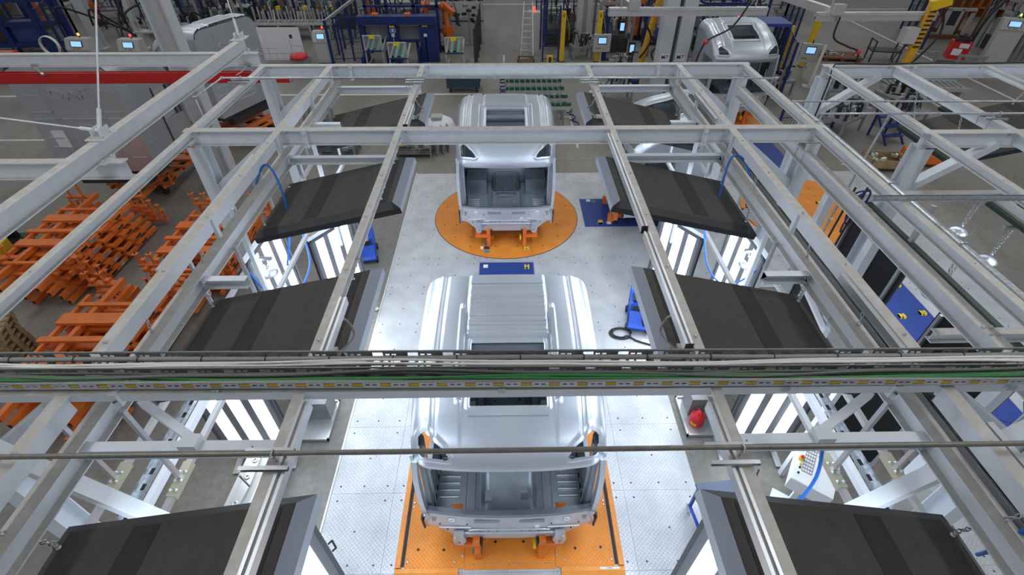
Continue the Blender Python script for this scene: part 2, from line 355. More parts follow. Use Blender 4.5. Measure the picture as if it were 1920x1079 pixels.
blue_plate('blue tread plate beyond the right turntable seen through the white frame', 8.55, 9.95, 15.0, 18.2, 3, 'y')
# ---- building columns
MT = {}
def column(label, parts, h, signs=(), nm='steel_column'):
    x = sum((p[0]+p[1])/2 for p in parts)/len(parts); y = parts[0][2]
    t = thing(nm, label, 'column', (x, y, 0))
    for x0, x1, y0, y1, m in parts: MB().bb((x0, y0, 0), (x1, y1, h)).build('flange' if m is CONCRETE_COL else 'web', m, t, world=True)
    for sx, sz, tx in signs:
        s = MB().bb((sx-.17, y-.006, sz-.13), (sx+.17, y-.001, sz+.13)).build('sign', PAPER, t, world=True)
        meshobj('sign_text', text_mesh(tx, .22, .002, INK), s, (sx-x, -.009, sz), (PI/2, 0, 0))
    return t
column('pair of grey building columns side by side with a dark gap behind the right lamps', [(6.1, 6.6, 21, 21.5, CONCRETE_COL), (6.6, 6.78, 21.2, 21.4, COLDK), (6.78, 7.3, 21, 21.5, CONCRETE_COL)], 9, [(6.38, 2.03, 'M7'), (7.02, 2.03, "M7'")])
column('grey steel building column standing behind the red crane rail on the left', [(-9.36, -9.30, 14.6, 15.0, CONCRETE_COL), (-9.30, -8.86, 14.78, 14.82, CONCRETE_COL), (-8.86, -8.80, 14.6, 15.0, CONCRETE_COL)], 8)
# ================================================================ the white steel light gantry over the cabs
def TEE(w, h): a = w/2; return [(-a, 0), (-a, -.014), (-.006, -.014), (-.006, -h), (.006, -h), (.006, -.014), (a, -.014), (a, 0)]
def gantry(name, label, cx, ys, xs_out=4.83, xs2=3.49, xs1=1.645, y_near=.2, y_far=None, sides=(-1, 1), doubles=True):
    t = thing(name, label, 'gantry', (cx, (ys[0]+ys[-1])/2, 0))
    ZT = 5.0
    lo, hi = (-xs_out-.1 if -1 in sides else -xs_out-.1), (xs_out+.1)
    for k, y in enumerate(ys):
        hb_ = .24 if not (doubles and k == 0) else .09
        o = MB().ext(I(.13, hb_) if hb_ > .1 else BX(.13, hb_), (cx+lo, y, ZT), (cx+hi, y, ZT)).build('cross_beam', WHITE, t, world=True)
        for s in sides:
            for xx in (xs_out, xs2, xs1):
                for d in (-.11, .11): bolt(o, (cx+s*xx+d, y-.012, ZT-.055), (PI/2, 0, 0))
            # splice plates on the beam
            MB().bb((cx+s*(xs2-.42), y-.085, ZT-hb_-.04), (cx+s*(xs2-.36), y-.01, ZT+.012)).build('splice_plate', WHITE, o, world=True)
            for z in (-.06, -hb_+.03): bolt(o, (cx+s*(xs2-.39), y-.088, ZT+z), (PI/2, 0, 0), .9)
            # post and knee brace
            p = MB().ext(I(.22, .24), (cx+s*(xs_out), y-.12, .0), (cx+s*(xs_out), y-.12, ZT-.24), (0, -1, 0)).build('post', WHITE, t, world=True)
            MB().bb((cx+s*xs_out-.16, y-.2, .02), (cx+s*xs_out+.16, y+.13, .045)).build('base_plate', WHITE, p, world=True)
            MB().ext(BX(.12, .16, False), (cx+s*(xs2+.22), y, ZT-.2), (cx+s*(xs_out-.04), y, ZT-1.02), (0, 1, 0)).build('knee_brace', WHITE, t, world=True)
    segs = [(y_near, ys[0])]+[(ys[i], ys[i+1]) for i in range(len(ys)-1)]
    for s in sides:
        for xx, w, h in ((xs_out, .10, .12), (xs2, .11, .20), (xs1, .085, .12)):
            for a, b in segs:
                q = MB().ext(I(w, h, .012, .010) if xx != xs2 else TEE(w, h), (cx+s*xx, a+.066, ZT-.001), (cx+s*xx, b-.066, ZT-.001)).build('long_beam', WHITE, t, world=True)
                n = int((b-a)/.9)
                for i in range(n):
                    bolt(q, (cx+s*(xx+.0), a+(i+.5)*(b-a)/n, ZT+.002), sc=.9 if xx != xs_out else .6)
        if doubles:
            q = MB().ext(I(.14, .20), (cx+s*3.43, y_near, 4.69), (cx+s*3.43, ys[-1], 4.69)).build('lower_beam', WHITE, t, world=True)
            for i in range(7): bolt(q, (cx+s*3.38, y_near+.6+i*1.45, 4.505), sc=.9)
            for y in (2.2, 4.28, 7.22, 8.5, 10.3):       # cross struts from the lower beam inwards
                xin = 1.72 if y in (2.2, 7.22, 10.3) else 2.9
                o = MB().ext(CH(.09 if s < 0 else -.09, .12), (cx+s*3.39, y, 4.64), (cx+s*xin, y, 4.64)).build('cross_strut', WHITE2, t, world=True)
                for z in (-.03, -.09): bolt(o, (cx+s*3.33, y-.05, 4.64+z), (PI/2, 0, 0), .8)
            # diagonal tubes in plan, near bay
            MB().ext(BX(.07, .07), (cx+s*3.14, 2.62, 4.68), (cx+s*2.52, 2.24, 4.68)).build('diagonal_brace', WHITE2, t, world=True)
            MB().bb((cx+s*2.46, 2.15, 4.60), (cx+s*2.60, 2.27, 4.70)).build('gusset', WHITE2, t, world=True)
            MB().ext(BX(.13, .13), (cx+s*4.25, 2.25, 4.72), (cx+s*2.9, 2.0, 3.55)).build('diagonal_brace', WHITE2, t, world=True)
            # slotted cable tray with a white rail on the inside of the frame, splice plates of the light rails
            MB().ext(BX(.08, .10), (cx+s*4.14, 1.6, 2.62), (cx+s*4.14, 5.6, 2.62)).build('tray_rail', WHITE2, t, world=True)
            tm = MB(); tm.ext(UP(.12, .06, .004), (cx+s*4.3, 1.6, 2.62), (cx+s*4.3, 5.6, 2.62)); tm.build('slotted_tray', GALV, t, world=True)
            for yy in [1.7+.2*k_ for k_ in range(19)]: MB().bb((cx+s*4.365-.004, yy, 2.58), (cx+s*4.365+.004, yy+.09, 2.60)).build('slot', BLACK, t, world=True); MB().bb((cx+s*4.27, yy, 2.566), (cx+s*4.33, yy+.08, 2.568)).build('slot', BLACK, t, world=True)
            for xr in (3.35, 4.0):
                q = MB().bb((cx+s*xr-.045, 2.4, 3.33), (cx+s*xr+.045, 2.78, 3.41)).build('splice_plate', mat('zinc_yellow', (.55, .53, .4), .4, .6), t, world=True)
                for yy in (2.46, 2.56, 2.66): bolt(q, (cx+s*xr-.03, yy, 3.41)); bolt(q, (cx+s*xr+.03, yy, 3.41))
            # spacers between the doubled beams
            for y in (2.7, 5.0, 7.2, 9.0, 10.3): MB().bb((cx+s*3.45, y-.03, 4.685), (cx+s*3.50, y+.03, 4.99)).build('spacer', WHITE, t, world=True)
            # thin aluminium hangers and rails of the lower light rails
            for x, y in ((3.66, 5.75), (3.3, 8.1)):
                MB().ext(BX(.06, .06, False), (cx+s*x, y, 2.3), (cx+s*x, y, 4.63), (0, 1, 0)).build('hanger', WHITE2, t, world=True)
            for x in (3.35, 4.0):
                MB().ext(BX(.06, .06), (cx+s*x, 1.7, 3.4), (cx+s*x, 9.6, 3.4)).build('light_rail', ALU, t, world=True)
                for y in (2.6, 5.0, 7.4, 9.4): MB().ext(BX(.04, .04, False), (cx+s*x, y, 3.4), (cx+s*x, y, 4.55)).build('rail_hanger', ALU, t, world=True)
    return t
FY = [2.50, 7.42, 10.5]
g1 = gantry('light_gantry', 'white steel beam gantry spanning the centre line over the two silver cabs', 0, FY)
# short far stubs of the two inner rails
for s in (-1, 1):
    # aluminium slide profile fixed to the inner rails
    for y0, y1 in ((4.7, 7.2) if s > 0 else (2.5, 3.55), (2.9, 4.6) if s > 0 else (.4, 2.35), (.4, 2.3) if s > 0 else (7.55, 8.4)):
        m = MB(); x = s*1.57
        m.ext([(-.035, .02), (-.035, -.07), (.035, -.07), (.035, .02), (.012, .02), (.012, .0), (-.012, .0), (-.012, .02)], (x, y0, 4.985), (x, y1, 4.985))
        m.build('slide_profile', ALU, g1, world=True); MB().bb((x-.037, y0-.006, 4.91), (x+.037, y0, 5.01)).build('end_cap', BLACK, g1, world=True)
for s, y0, y1, x in ((1, 7.75, 8.9, 3.38), (1, 1.0, 2.1, 3.6), (1, 2.75, 3.85, 3.40), (-1, 4.0, 6.6, 3.57)):
    MB().ext(BX(.05, .08), (s*x, y0, 4.99), (s*x, y1, 4.99)).build('slide_profile', ALU, g1, world=True)
# galvanised channel with slots running beside the outer lower beams
for s in (1,):
    m = MB(); m.ext(UP(.10, .06, .004), (s*3.64, .3, 4.66), (s*3.64, 9.8, 4.66)); m.build('cable_channel', TRAY, g1, world=True)
    m = MB()
    for r, z in ((.012, 4.63), (.012, 4.625), (.01, 4.635)): m.tube([(s*3.64+random.uniform(-.03, .03), .3+k*.5, z) for k in range(20)], r, 5)
    m.build('channel_cables', DARK, g1, world=True)
# second gantry to the right: its outer lines
g2 = gantry('light_gantry', 'white steel beam gantry of the right bay cut by the picture edge', 11.3, [7.2, 10.35], y_near=2.3, sides=(-1,), doubles=False)
q = MB().ext(I(.14, .2), (4.75, 1.0, 4.65), (4.75, 10.2, 4.65)).build('lower_beam', WHITE, g1, world=True)
for y in (5.6, 3.35):
    for dx in (-.04, .04):
        for dy in (-.05, .05): bolt(q, (4.75+dx, y+dy, 4.652))
m = MB()
# posts and screens below the right outer lower beam
for y in (2.9, 5.15, 6.3):
    MB().ext(BX(.12, .12, False), (4.72, y, .02), (4.72, y, 4.45), (0, 1, 0)).build('stanchion', WHITE2, g1, world=True)
# ================================================================ overhead light panels
def lamp(label, s, y0, y1, cables=True, dyo=.28, xo=3.55, cx=0., zi=4.68, zo=4.19):
    xi = 1.44; t = thing('overhead_light', label, 'light', (cx+s*(xi+xo)/2, (y0+y1)/2, (zi+zo)/2), 0, 'dark overhead light panels')
    L = math.hypot(xo-xi, zi-zo); a = math.atan2(zi-zo, xo-xi); w = y1-y0; dth = .15
    def P(u, v, d):     # u from the inner edge outwards, v along y, d depth below the top plane
        return (s*(-(xo-xi)/2+u*math.cos(a)-d*math.sin(a)), -w/2+v, (zi-zo)/2-u*math.sin(a)-d*math.cos(a))
    c = .085
    ri = [(c*1.2, c), (L-c, c), (L-c, w-c), (c*1.2, w-c)]; ro = [(0, 0), (L, 0), (L, w), (0, w)]
    def loop(r, d): return [P(u, v, d) for u, v in r]
    fl_ = lambda f: f if s > 0 else tuple(reversed(f))
    top = MB().add(loop(ri, 0), [fl_((0, 1, 2, 3))]); 
    hs = top.build('top_cover', FELT, t)
    sk = MB().add(loop(ri, 0)+loop(ro, c*.8), [fl_((4, 5, 1, 0)), fl_((5, 6, 2, 1)), fl_((6, 7, 3, 2))]); sk.build('bevel', mat('lamp_bevel', (.042, .041, .042), .6), t)
    a4 = [loop(ri, 0)[k] for k in (0, 3)]+[loop(ro, c*.8)[k] for k in (0, 3)]+[loop(ro, dth)[k] for k in (0, 3)]
    MB().add(a4, [fl_((3, 2, 0, 1)), fl_((5, 4, 2, 3))]).build('end_skirt', LSIDE, t)
    sk = MB().add(loop(ro, c*.8)+loop(ro, dth), [fl_((4, 5, 1, 0)), fl_((5, 6, 2, 1)), fl_((6, 7, 3, 2))]); sk.build('skirt', mat('lamp_skirt', (.02, .021, .024), .5), t)
    n = 5
    MB().add(loop(ro, dth), [fl_((3, 2, 1, 0))]).build('back_plate', PANELK, t)
    for i in range(n):
        v0, v1 = w*(i+.2)/n, w*(i+.8)/n
        MB().add([P(.08, v0, dth+.012), P(L-.08, v0, dth+.012), P(L-.08, v1, dth+.012), P(.08, v1, dth+.012)], [fl_((3, 2, 1, 0))]).build('light_strip', GLOW, t)
    # glued felt bands across the cover
    for u in (.2, 1.2):
        MB().add([P(u, c*1.3, -.004), P(u+.24, c*1.3, -.004), P(u+.24, w-c*1.3, -.004), P(u, w-c*1.3, -.004)], [fl_((0, 1, 2, 3))]).build('felt_band', mat('felt_band', (.03, .0285, .028), .8, var=.2), t)
    for u, v, tx in ((.28, .22, 1.60), (.28, w-.2, 1.60), (L-.13, .2, 3.42), (L-.13, w-.2, 3.42)):
        e = V(P(u, v, 0)); top_ = V((s*(tx)-s*(xi+xo)/2, e.y+random.uniform(-.05, .05), 4.93-(zi+zo)/2)) if tx < 2 else V((s*3.46-s*(xi+xo)/2, e.y+(dyo if v > w/2 else .2), 4.82-(zi+zo)/2))
        eb = MB().lathe([(.02, 0), (.02, .01), (.008, .01), (.008, .03)], e, 8).ring((e.x, e.y, e.z+.05), .024, .006, (1, 0, 0), 10, 5).build('eye_bolt', ZINC, t)
        MB().chain((e.x, e.y, e.z+.07), top_, .02).build('chain', ZINC, t)
    if cables:
        e = V(P(.14, .12, 0)); b = V((s*1.58-s*(xi+xo)/2, e.y+.2, 4.9-(zi+zo)/2))
        MB().tube(spline([e, e+V(-s*.03, -.1, .09), e+V(-s*.14, .08, .13), e+V(-s*.02, .28, .12), b], 6), .016, 6).build('power_cable', CGREY2, t)
        MB().box(e+V(s*.10, -.02, .035), (.16, .06, .05)).build('cable_gland', mat('gland', (.45, .42, .34), .5), t)
    return t
ROW = ('farthest of the', 'second from the far end of the', 'third from the far end of the', 'nearest of the')
for i, (a, b) in enumerate(((8.52, 9.98), (5.75, 7.22), (3.05, 4.47), (.36, 1.80))):
    lamp('dark overhead light panel on chains, %s left row' % ROW[i], -1, a, b, i != 1, -.12 if i == 3 else .3)
    lamp('dark overhead light panel on chains, %s right row' % ROW[i], 1, a, b, i != 1, -.12 if i == 3 else .3)
def lamp_r(label, y0, y1): return lamp(label, -1, y0, y1, False, cx=11.3)
lamp_r('dark overhead light panel in the right bay under the white beam corner', 7.9, 9.45)
lamp_r('dark overhead light panel in the right bay at the picture edge', 5.0, 6.5)
# ================================================================ bare-metal truck cabs
def lerp_curve(pts, n):
    P = spline([(0, y, z) for y, z in pts], 12); ln = [0]
    for i in range(1, len(P)): ln.append(ln[-1]+(P[i]-P[i-1]).length)
    out = []; k = 0
    for i in range(n+1):
        d = ln[-1]*i/n
        while k < len(P)-2 and ln[k+1] < d: k += 1
        out.append(P[k].lerp(P[k+1], (d-ln[k])/max(1e-9, ln[k+1]-ln[k])))
    return out
def sstep(a, b, x): t = max(0, min(1, (x-a)/(b-a))); return t*t*(3-2*t)
def band(x, a, b, e=.012): return sstep(a-e, a+e, x)*(1-sstep(b-e, b+e, x))
WIN = [(1.12, 2.76), (1.04, 2.80), (.82, 2.68), (.73, 2.585), (.76, 2.56), (1.09, 2.575)]
def inpoly(x, z, P=WIN):
    c = False
    for i in range(len(P)):
        (x0, z0), (x1, z1) = P[i], P[i-1]
        if (z0 > z) != (z1 > z) and x < (x1-x0)*(z-z0)/(z1-z0)+x0: c = not c
    return c
def dpoly(x, z, P=WIN):
    best = 9
    for i in range(len(P)):
        a, b = Vector((*P[i], 0)), Vector((*P[i-1], 0)); p = Vector((x, z, 0)); d = b-a; t = max(0, min(1, (p-a).dot(d)/d.dot(d))); best = min(best, (p-a-d*t).length)
    return best
WH = 1.25
def roof_mesh(L, key, nu=150, nv=230):
    curve = lerp_curve([(L, 3.285), (L-.5, 3.275), (L*.62+.1, 3.235), (1.25, 3.16), (.85, 3.06), (.55, 2.94), (.34, 2.83), (.19, 2.735), (.085, 2.63), (.03, 2.53), (.0, 2.43), (.005, 2.37), (.045, 2.29)], nv)
    rc = .26; us = []
    n_arc = 22; n_flat = nu//2-n_arc
    for i in range(n_flat): x = (WH-rc)*i/n_flat; us.append((x, 0.))
    for i in range(n_arc+1): a = PI/2*i/n_arc; us.append((WH-rc+rc*math.sin(a), rc*(1-math.cos(a))))
    full = [(-x, b) for x, b in reversed(us[1:])]+us
    vs = []; dead = set(); m = len(full)
    for iv, p in enumerate(curve):
        t = (curve[min(iv+1, nv)]-curve[max(iv-1, 0)]).normalized(); nrm = Vector((0, t.z, -t.y)); 
        if nrm.z < -.2 or (nrm.z < .3 and nrm.y > 0): nrm = -nrm
        if p.z < 2.46: nrm = Vector((0, -1, 0))
        front = (1-sstep(2.62, 2.98, p.z)); y = p.y
        for iu, (x, b) in enumerate(full):
            ax = abs(x); d = .035*(1-(ax/WH)**2)*(1-front)-.0
            rf = 1-front
            # roof pressings: seam groove, raised shoulder, centre ribs, hatch frame
            d += rf*(-.018*band(ax, .90, .935, .008)+.022*band(ax, .945, 1.02, .03)+.012*band(ax, .60, .9, .02))
            if y > .55: d += rf*.03*band(ax, .60, .66, .015)*band(y, .62, L-.62, .05)
            if ax < .58:
                for yr in (1.62, 1.78, 2.02, 2.2, 2.4): d += rf*.026*band(y, yr, yr+.045, .009)*(1-sstep(.54, .57, ax)) if yr < L-.1 else 0
                d += rf*.03*sstep(1.52, 1.60, y)*(1-sstep(.55, .58, ax))
                d += rf*.02*band(ax, .49, .53, .01)*band(y, .54, 1.46, .01)+rf*.02*band(y, 1.43, 1.47, .01)*(ax < .52)
            if front > .2 and ax > .6:
                dp = dpoly(ax, p.z); d += .018*(1-sstep(.03, .07, dp))
            bow = .10*(ax/WH)**2.4*front
            q = p+nrm*d-nrm*b*(1-.18*front)+Vector((0, bow, 0))
            w = 1.0-.022*sstep(1.2, L, y)
            vs.append((x*w, q.y, q.z))
    fs = []
    for iv in range(nv):
        for iu in range(m-1):
            xm = abs(full[iu][0]+full[iu+1][0])/2; pm = (curve[iv]+curve[iv+1])/2
            if xm < .485 and .57 < pm.y < 1.40 and pm.z > 2.9: continue
            if pm.z < 2.85 and xm > .7 and inpoly(xm, pm.z): continue
            fs.append((iv*m+iu, iv*m+iu+1, (iv+1)*m+iu+1, (iv+1)*m+iu))
    b = MB(); b.add(vs, fs, True); me = b.mesh('roof_'+key, CABM)
    edge = [(y, z) for (_, y, z) in vs[m-1::m]]
    return me, edge, [(p.y, p.z) for p in curve]
ROOFS = {}
FTXT = None
def cab(label, L, loc, rz=0., group=None, doors=False, detail=True, sc=1., z0=0., hatch_glass=False, back=False):
    global FTXT
    if L not in ROOFS: ROOFS[L] = roof_mesh(L, 'a' if L < 2.4 else 'b')
    me, edge, crv = ROOFS[L]
    t = thing('truck_cab', label, 'truck cab', (loc[0], loc[1], loc[2]), rz, group); t.scale = (sc,)*3
    meshobj('roof', me, t)
    rz_ = lambda y: min(crv, key=lambda q: abs(q[0]-y))[1]
    for y in (1.50, 1.66, 1.82, 2.06, 2.24, 2.46):
        if y < L-.08: MB().bb((-.53, y, rz_(y)+.02), (.53, y+.05, rz_(y)+(.082 if y > 1.55 else .05))).build('roof_rib', CABM, t)
    for s in (-1, 1):
        q = MB()
        for k in range(9):
            ya, yb = .62+(L-1.35)*k/9, .62+(L-1.35)*(k+1)/9+.004
            a, b = rz_(ya)+.085, rz_(yb)+.085
            q.add([(s*(.60-.02), ya, a-.07), (s*.60, ya, a), (s*.65, ya, a), (s*.67, ya, a-.07), (s*(.60-.02), yb, b-.07), (s*.60, yb, b), (s*.65, yb, b), (s*.67, yb, b-.07)], [(0, 1, 5, 4), (1, 2, 6, 5), (2, 3, 7, 6)] if s < 0 else [(4, 5, 1, 0), (5, 6, 2, 1), (6, 7, 3, 2)])
        q.build('roof_fin', CABM, t)
    MB().bb((-.50, .44, rz_(.44)-.02), (.50, .50, rz_(.47)+.045)).build('roof_rib', CABM, t)
    # inner header under the roof, hatch frame
    hf = MB()
    for a, b in (((-.50, .54, 2.87), (.50, .57, 2.965)), ((-.50, 1.38, 3.10), (.50, 1.42, 3.19)), ((-.51, .9, 2.99), (-.485, 1.42, 3.11)), ((.485, .9, 2.99), (.51, 1.42, 3.11)), ((-.51, .55, 2.86), (-.485, .9, 2.98)), ((.485, .55, 2.86), (.51, .9, 2.98))): hf.bb(a, b)
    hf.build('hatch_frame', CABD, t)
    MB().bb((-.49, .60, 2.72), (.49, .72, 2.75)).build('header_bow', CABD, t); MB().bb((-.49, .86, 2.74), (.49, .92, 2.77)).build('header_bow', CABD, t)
    for s in (-1, 1):
        X = s*WH*.972
        # side panels: rear quarter, rail above the door, sill, front pillar
        ed = [(y, z) for y, z in edge if y > 1.22 and z > 2.4]
        up = sorted(ed); poly = [(1.22, .62)]+[(L, .62)]+[(y, z+.03) for y, z in reversed(up)]
        q = MB().prism(poly, 'x', X-.02, X+.02).build('side_panel', CABM, t)
        for z in (1.05, 1.75): MB().bb((X-s*.0, 1.45, z), (X+s*.028, L-.2, z+.03)).build('swage_line', CABM, q)
        MB().bb((X+s*.019, L-.72, .78), (X+s*.027, L-.15, 1.32)).build('locker_flap', CABM, q)
        up2 = sorted([(y, z) for y, z in edge if .2 < y < 1.24 and z > 2.35])
        if len(up2) > 2: MB().prism([(.17, 2.36), (1.24, 2.36)]+[(y, z+.03) for y, z in reversed(up2)]+[(.17, 2.5)], 'x', X-.03, X+.015).build('door_header', CABM, t)
        MB().bb((X-.035, .12, .62), (X+.02, 1.24, .86)).build('sill', CABM, t)
        # pillar and its inner, darker rebate
        pl = MB(); path = spline([(s*1.20, .15, 1.08), (s*1.215, .14, 1.5), (s*1.215, .15, 2.0), (s*1.19, .18, 2.42)], 5)
        for i in range(len(path)-1): pl.ext(BX(.07, .13, False), path[i], path[i+1]+(path[i+1]-path[i])*.05, (0, 1, 0))
        pl.build('front_pillar', CABM, t)
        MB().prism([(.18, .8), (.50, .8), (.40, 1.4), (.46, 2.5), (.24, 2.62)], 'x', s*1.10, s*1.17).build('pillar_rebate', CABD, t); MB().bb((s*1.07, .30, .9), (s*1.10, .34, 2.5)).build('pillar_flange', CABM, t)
        mm = MB(); mm.tube(spline([(s*1.16, .05, 1.10), (s*1.205, .08, .95), (s*1.23, .11, .80), (s*1.22, .14, .62)], 5), .034, 8); mm.build('corner_member', CABM, t)
        MB().box((s*1.245, .08, .86), (.02, .07, .42), rx=.12).build('door_seal', BLACK, t)
        # door aperture inner frame
        MB().bb((s*1.14, 1.16, .8), (s*1.2, 1.26, 2.4)).build('b_pillar', CABD, t)
        if doors:
            d = MB().prism([(.13, .7), (1.2, .7), (1.2, 1.5), (.13, 1.42)], 'x', X-.01, X+.03).build('door', CABM, t)
            MB().prism([(.16, 1.42), (.24, 1.42), (.24, 2.3), (.16, 2.3)], 'x', X-.01, X+.02).build('window_frame', CABM, d)
            MB().prism([(1.1, 1.5), (1.2, 1.5), (1.2, 2.36), (.16, 2.36), (.16, 2.28), (1.1, 2.28)], 'x', X-.01, X+.02).build('window_frame', CABM, d)
            MB().bb((X+s*.03, 1.19, .75), (X+s*.04, 1.225, 2.4)).build('seal', BLACK, d)
    # rear wall with pressings
    r = MB().prism([(-1.2, .62), (1.2, .62), (1.2, 3.02), (1.12, 3.18), (.95, 3.26), (-.95, 3.26), (-1.12, 3.18), (-1.2, 3.02)], 'y', L-.03, L).build('rear_wall', CABM, t)
    if back:
        e = L+.016
        for a, b in (((-1.15, 2.02), (1.15, 2.05)), ((-1.1, 2.2), (-.55, 2.22)), ((.6, 2.2), (1.1, 2.22)), ((-1.05, 1.9), (-.6, 1.92)), ((-.52, .8), (-.5, 3.1)), ((.5, .8), (.52, 3.1)), ((-.62, .8), (-.6, 3.1)), ((.6, .8), (.62, 3.1)), ((-.4, .95), (.4, .97)), ((-.4, 1.1), (.4, 1.12)), ((-.4, 1.25), (.4, 1.27)), ((-1.12, 1.0), (-.75, 1.02)), ((.75, 1.3), (1.1, 1.32)), ((.7, 1.0), (1.12, 1.02)), ((.7, 1.55), (1.05, 1.57)), ((-1.0, 2.7), (-.75, 2.72)), ((.7, 2.6), (1.05, 2.62))):
            MB().bb((a[0], L-.005, a[1]), (b[0], e, b[1])).build('pressing', CABM, r)
        MB().prism(list(reversed([(.46*math.cos(k*PI/12), 1.45+.46*math.sin(k*PI/12)) for k in range(13)])), 'y', L-.004, L+.014).build('pressing', CABM, r)
        if FTXT is None: FTXT = text_mesh('DAF', .36, .016, CABM)
        meshobj('embossed_letters', FTXT, r, (0, L+.004, 2.62), (PI/2, 0, PI), (1.35, 1, 1))
        if sc > 1.07: MB().bb((.62, L+.001, 1.3), (.95, L+.006, 1.75)).build('paper_note', PAPER, r)
        m = MB().bb((-1.2, L-.5, .5), (1.2, L-.05, .6)); m.bb((-.9, L-.3, .3), (.9, L+.05, .5)); m.build('dark_underframe', DARK, t)
    # inner face of the rear wall
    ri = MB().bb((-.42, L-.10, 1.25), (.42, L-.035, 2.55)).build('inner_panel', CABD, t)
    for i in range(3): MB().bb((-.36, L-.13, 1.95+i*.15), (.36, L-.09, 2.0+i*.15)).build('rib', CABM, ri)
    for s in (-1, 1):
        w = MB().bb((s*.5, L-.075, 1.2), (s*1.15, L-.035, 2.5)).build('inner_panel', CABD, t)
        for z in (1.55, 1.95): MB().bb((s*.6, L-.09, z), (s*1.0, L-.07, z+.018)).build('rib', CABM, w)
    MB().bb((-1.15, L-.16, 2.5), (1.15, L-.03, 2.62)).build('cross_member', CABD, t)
    # floor pan: two wells with ribs, tunnel in the middle
    for s in (-1, 1):
        f = MB()
        for a, b in ((.42, .70), (.86, 1.18)): f.bb((s*a, .12, .70), (s*b, L-.05, .73))
        f.bb((s*.70, .40, .70), (s*.86, L-.05, .73)); f.bb((s*.70, .12, .70), (s*.86, .24, .73)); f = f.build('floor_pan', CABM, t)
        for i in range(7): MB().cyl((s*.76, .50+i*.11, .732), (s*1.07, .50+i*.11, .732), .028, 8).build('floor_rib', CABM, f)
        MB().bb((s*.52, .15, .73), (s*.56, L-.1, .745)).build('floor_rail', CABM, f); MB().bb((s*.66, .3, .73), (s*.69, L-.1, .75)).build('floor_rail', CABM, f)
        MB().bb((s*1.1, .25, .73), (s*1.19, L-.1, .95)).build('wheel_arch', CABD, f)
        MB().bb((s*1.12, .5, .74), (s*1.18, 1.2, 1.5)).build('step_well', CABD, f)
        for i in range(5): MB().bb((s*1.085, .4+i*.17, .80), (s*1.1, .46+i*.17, .87)).build('slot', BLACK, f)
        MB().bb((s*.92, .24, .73), (s*1.06, .40, .75)).build('step', CABM, f)
        MB().bb((s*.55, L-.75, .73), (s*1.12, L-.12, 1.2)).build('seat_box', CABD, f)
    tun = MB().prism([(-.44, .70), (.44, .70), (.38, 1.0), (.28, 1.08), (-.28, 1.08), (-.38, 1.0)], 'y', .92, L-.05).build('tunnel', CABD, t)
    gx, gy = 24, 20; vs = []
    for j in range(gy+1):
        for i in range(gx+1):
            x = -.44+.88*i/gx; y = .13+.85*j/gy; f = j/gy; k = abs(x)/.44
            vs.append((x, y, .735+.36*f**1.7+.16*sstep(.78, .98, k)*f**.6-.05*math.sin(PI*f)*(1-k*k)))
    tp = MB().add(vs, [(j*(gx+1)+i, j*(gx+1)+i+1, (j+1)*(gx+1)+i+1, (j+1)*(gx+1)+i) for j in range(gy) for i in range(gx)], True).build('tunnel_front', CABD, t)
    MB().bb((-.2, .80, 1.04), (.2, .86, 1.10)).build('gear_bracket', CABM, tun); None
    MB().bb((.17, .36, .9), (.27, .46, 1.12)).build('pedal_bracket', CABM, tp); MB().bb((-.36, .34, .86), (-.26, .5, .93)).build('pedal_bracket', CABM, tp)
    if detail:
        hd = MB()
        for _ in range(26): hd.lathe([(.016, 1.081), (.016, 1.083)], (random.uniform(-.25, .25), random.uniform(.8, L-.3), 0), 6)
        hd.build('punched_holes', BLACK, tun, kind='stuff')
    # front bulkhead: curved cowl, pinkish panel with pressings, mounting brackets
    n = 24; cw = MB(); vs = []
    for i in range(n+1):
        x = -1.2+2.4*i/n; yb = .10*(abs(x)/1.2)**2.4
        vs += [(x, yb-.005, 1.12), (x, yb+.01, 1.17), (x, yb+.085, 1.165), (x, yb+.085, 1.06)]
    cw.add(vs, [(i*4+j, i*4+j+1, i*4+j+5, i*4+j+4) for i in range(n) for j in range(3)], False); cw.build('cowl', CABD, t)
    bk = MB(); vs = []
    for i in range(n+1):
        x = -1.2+2.4*i/n; yb = .10*(abs(x)/1.2)**2.4; zb = .47+.26*sstep(.72, 1.12, abs(x))
        vs += [(x, yb-.005, 1.125), (x, yb-.012, .98), (x, yb-.02, .8), (x, yb-.012, zb), (x, yb+.05, zb)]
    bk.add(vs, [(i*5+j+1, i*5+j, i*5+j+5, i*5+j+6) for i in range(n) for j in range(4)], False); fb = bk.build('bulkhead', CABP, t)
    for z, a, rr in ((.70, .62, .022), (.80, .48, .016)): MB().tube(spline([(-a-.1, -.015, z-.03), (-a, -.025, z), (0, -.028, z), (a, -.025, z), (a+.1, -.015, z-.03)], 4), rr, 8).build('pressed_bead', CABM, fb)
    for s in (-1, 1):
        MB().tube([(s*.55, -.02, .86), (s*.8, -.0, .83), (s*1.02, .02, .80)], .012, 6).build('pressed_bead', CABM, fb)
        b2 = MB(); b2.prism([(s*.66, .78), (s*.80, .78), (s*.83, .60), (s*.79, .46), (s*.69, .46), (s*.63, .60)] if s > 0 else [(s*.63, .60), (s*.69, .46), (s*.79, .46), (s*.83, .60), (s*.80, .78), (s*.66, .78)], 'y', -.10, -.02)
        b2.bb((s*.67, -.125, .52), (s*.69, -.10, .74)); b2.bb((s*.77, -.125, .52), (s*.79, -.10, .74)); bo = b2.build('mount_bracket', ZINC, fb)
        MB().lathe([(.014, -.102), (.014, -.104)], (s*.73, 0, .55), 8, 'y').build('hole', BLACK, bo)
        MB().ring((s*.82, .02, 1.02), .035, .014, (0, 1, 0), 12, 5).build('grommet', PAPER, fb)
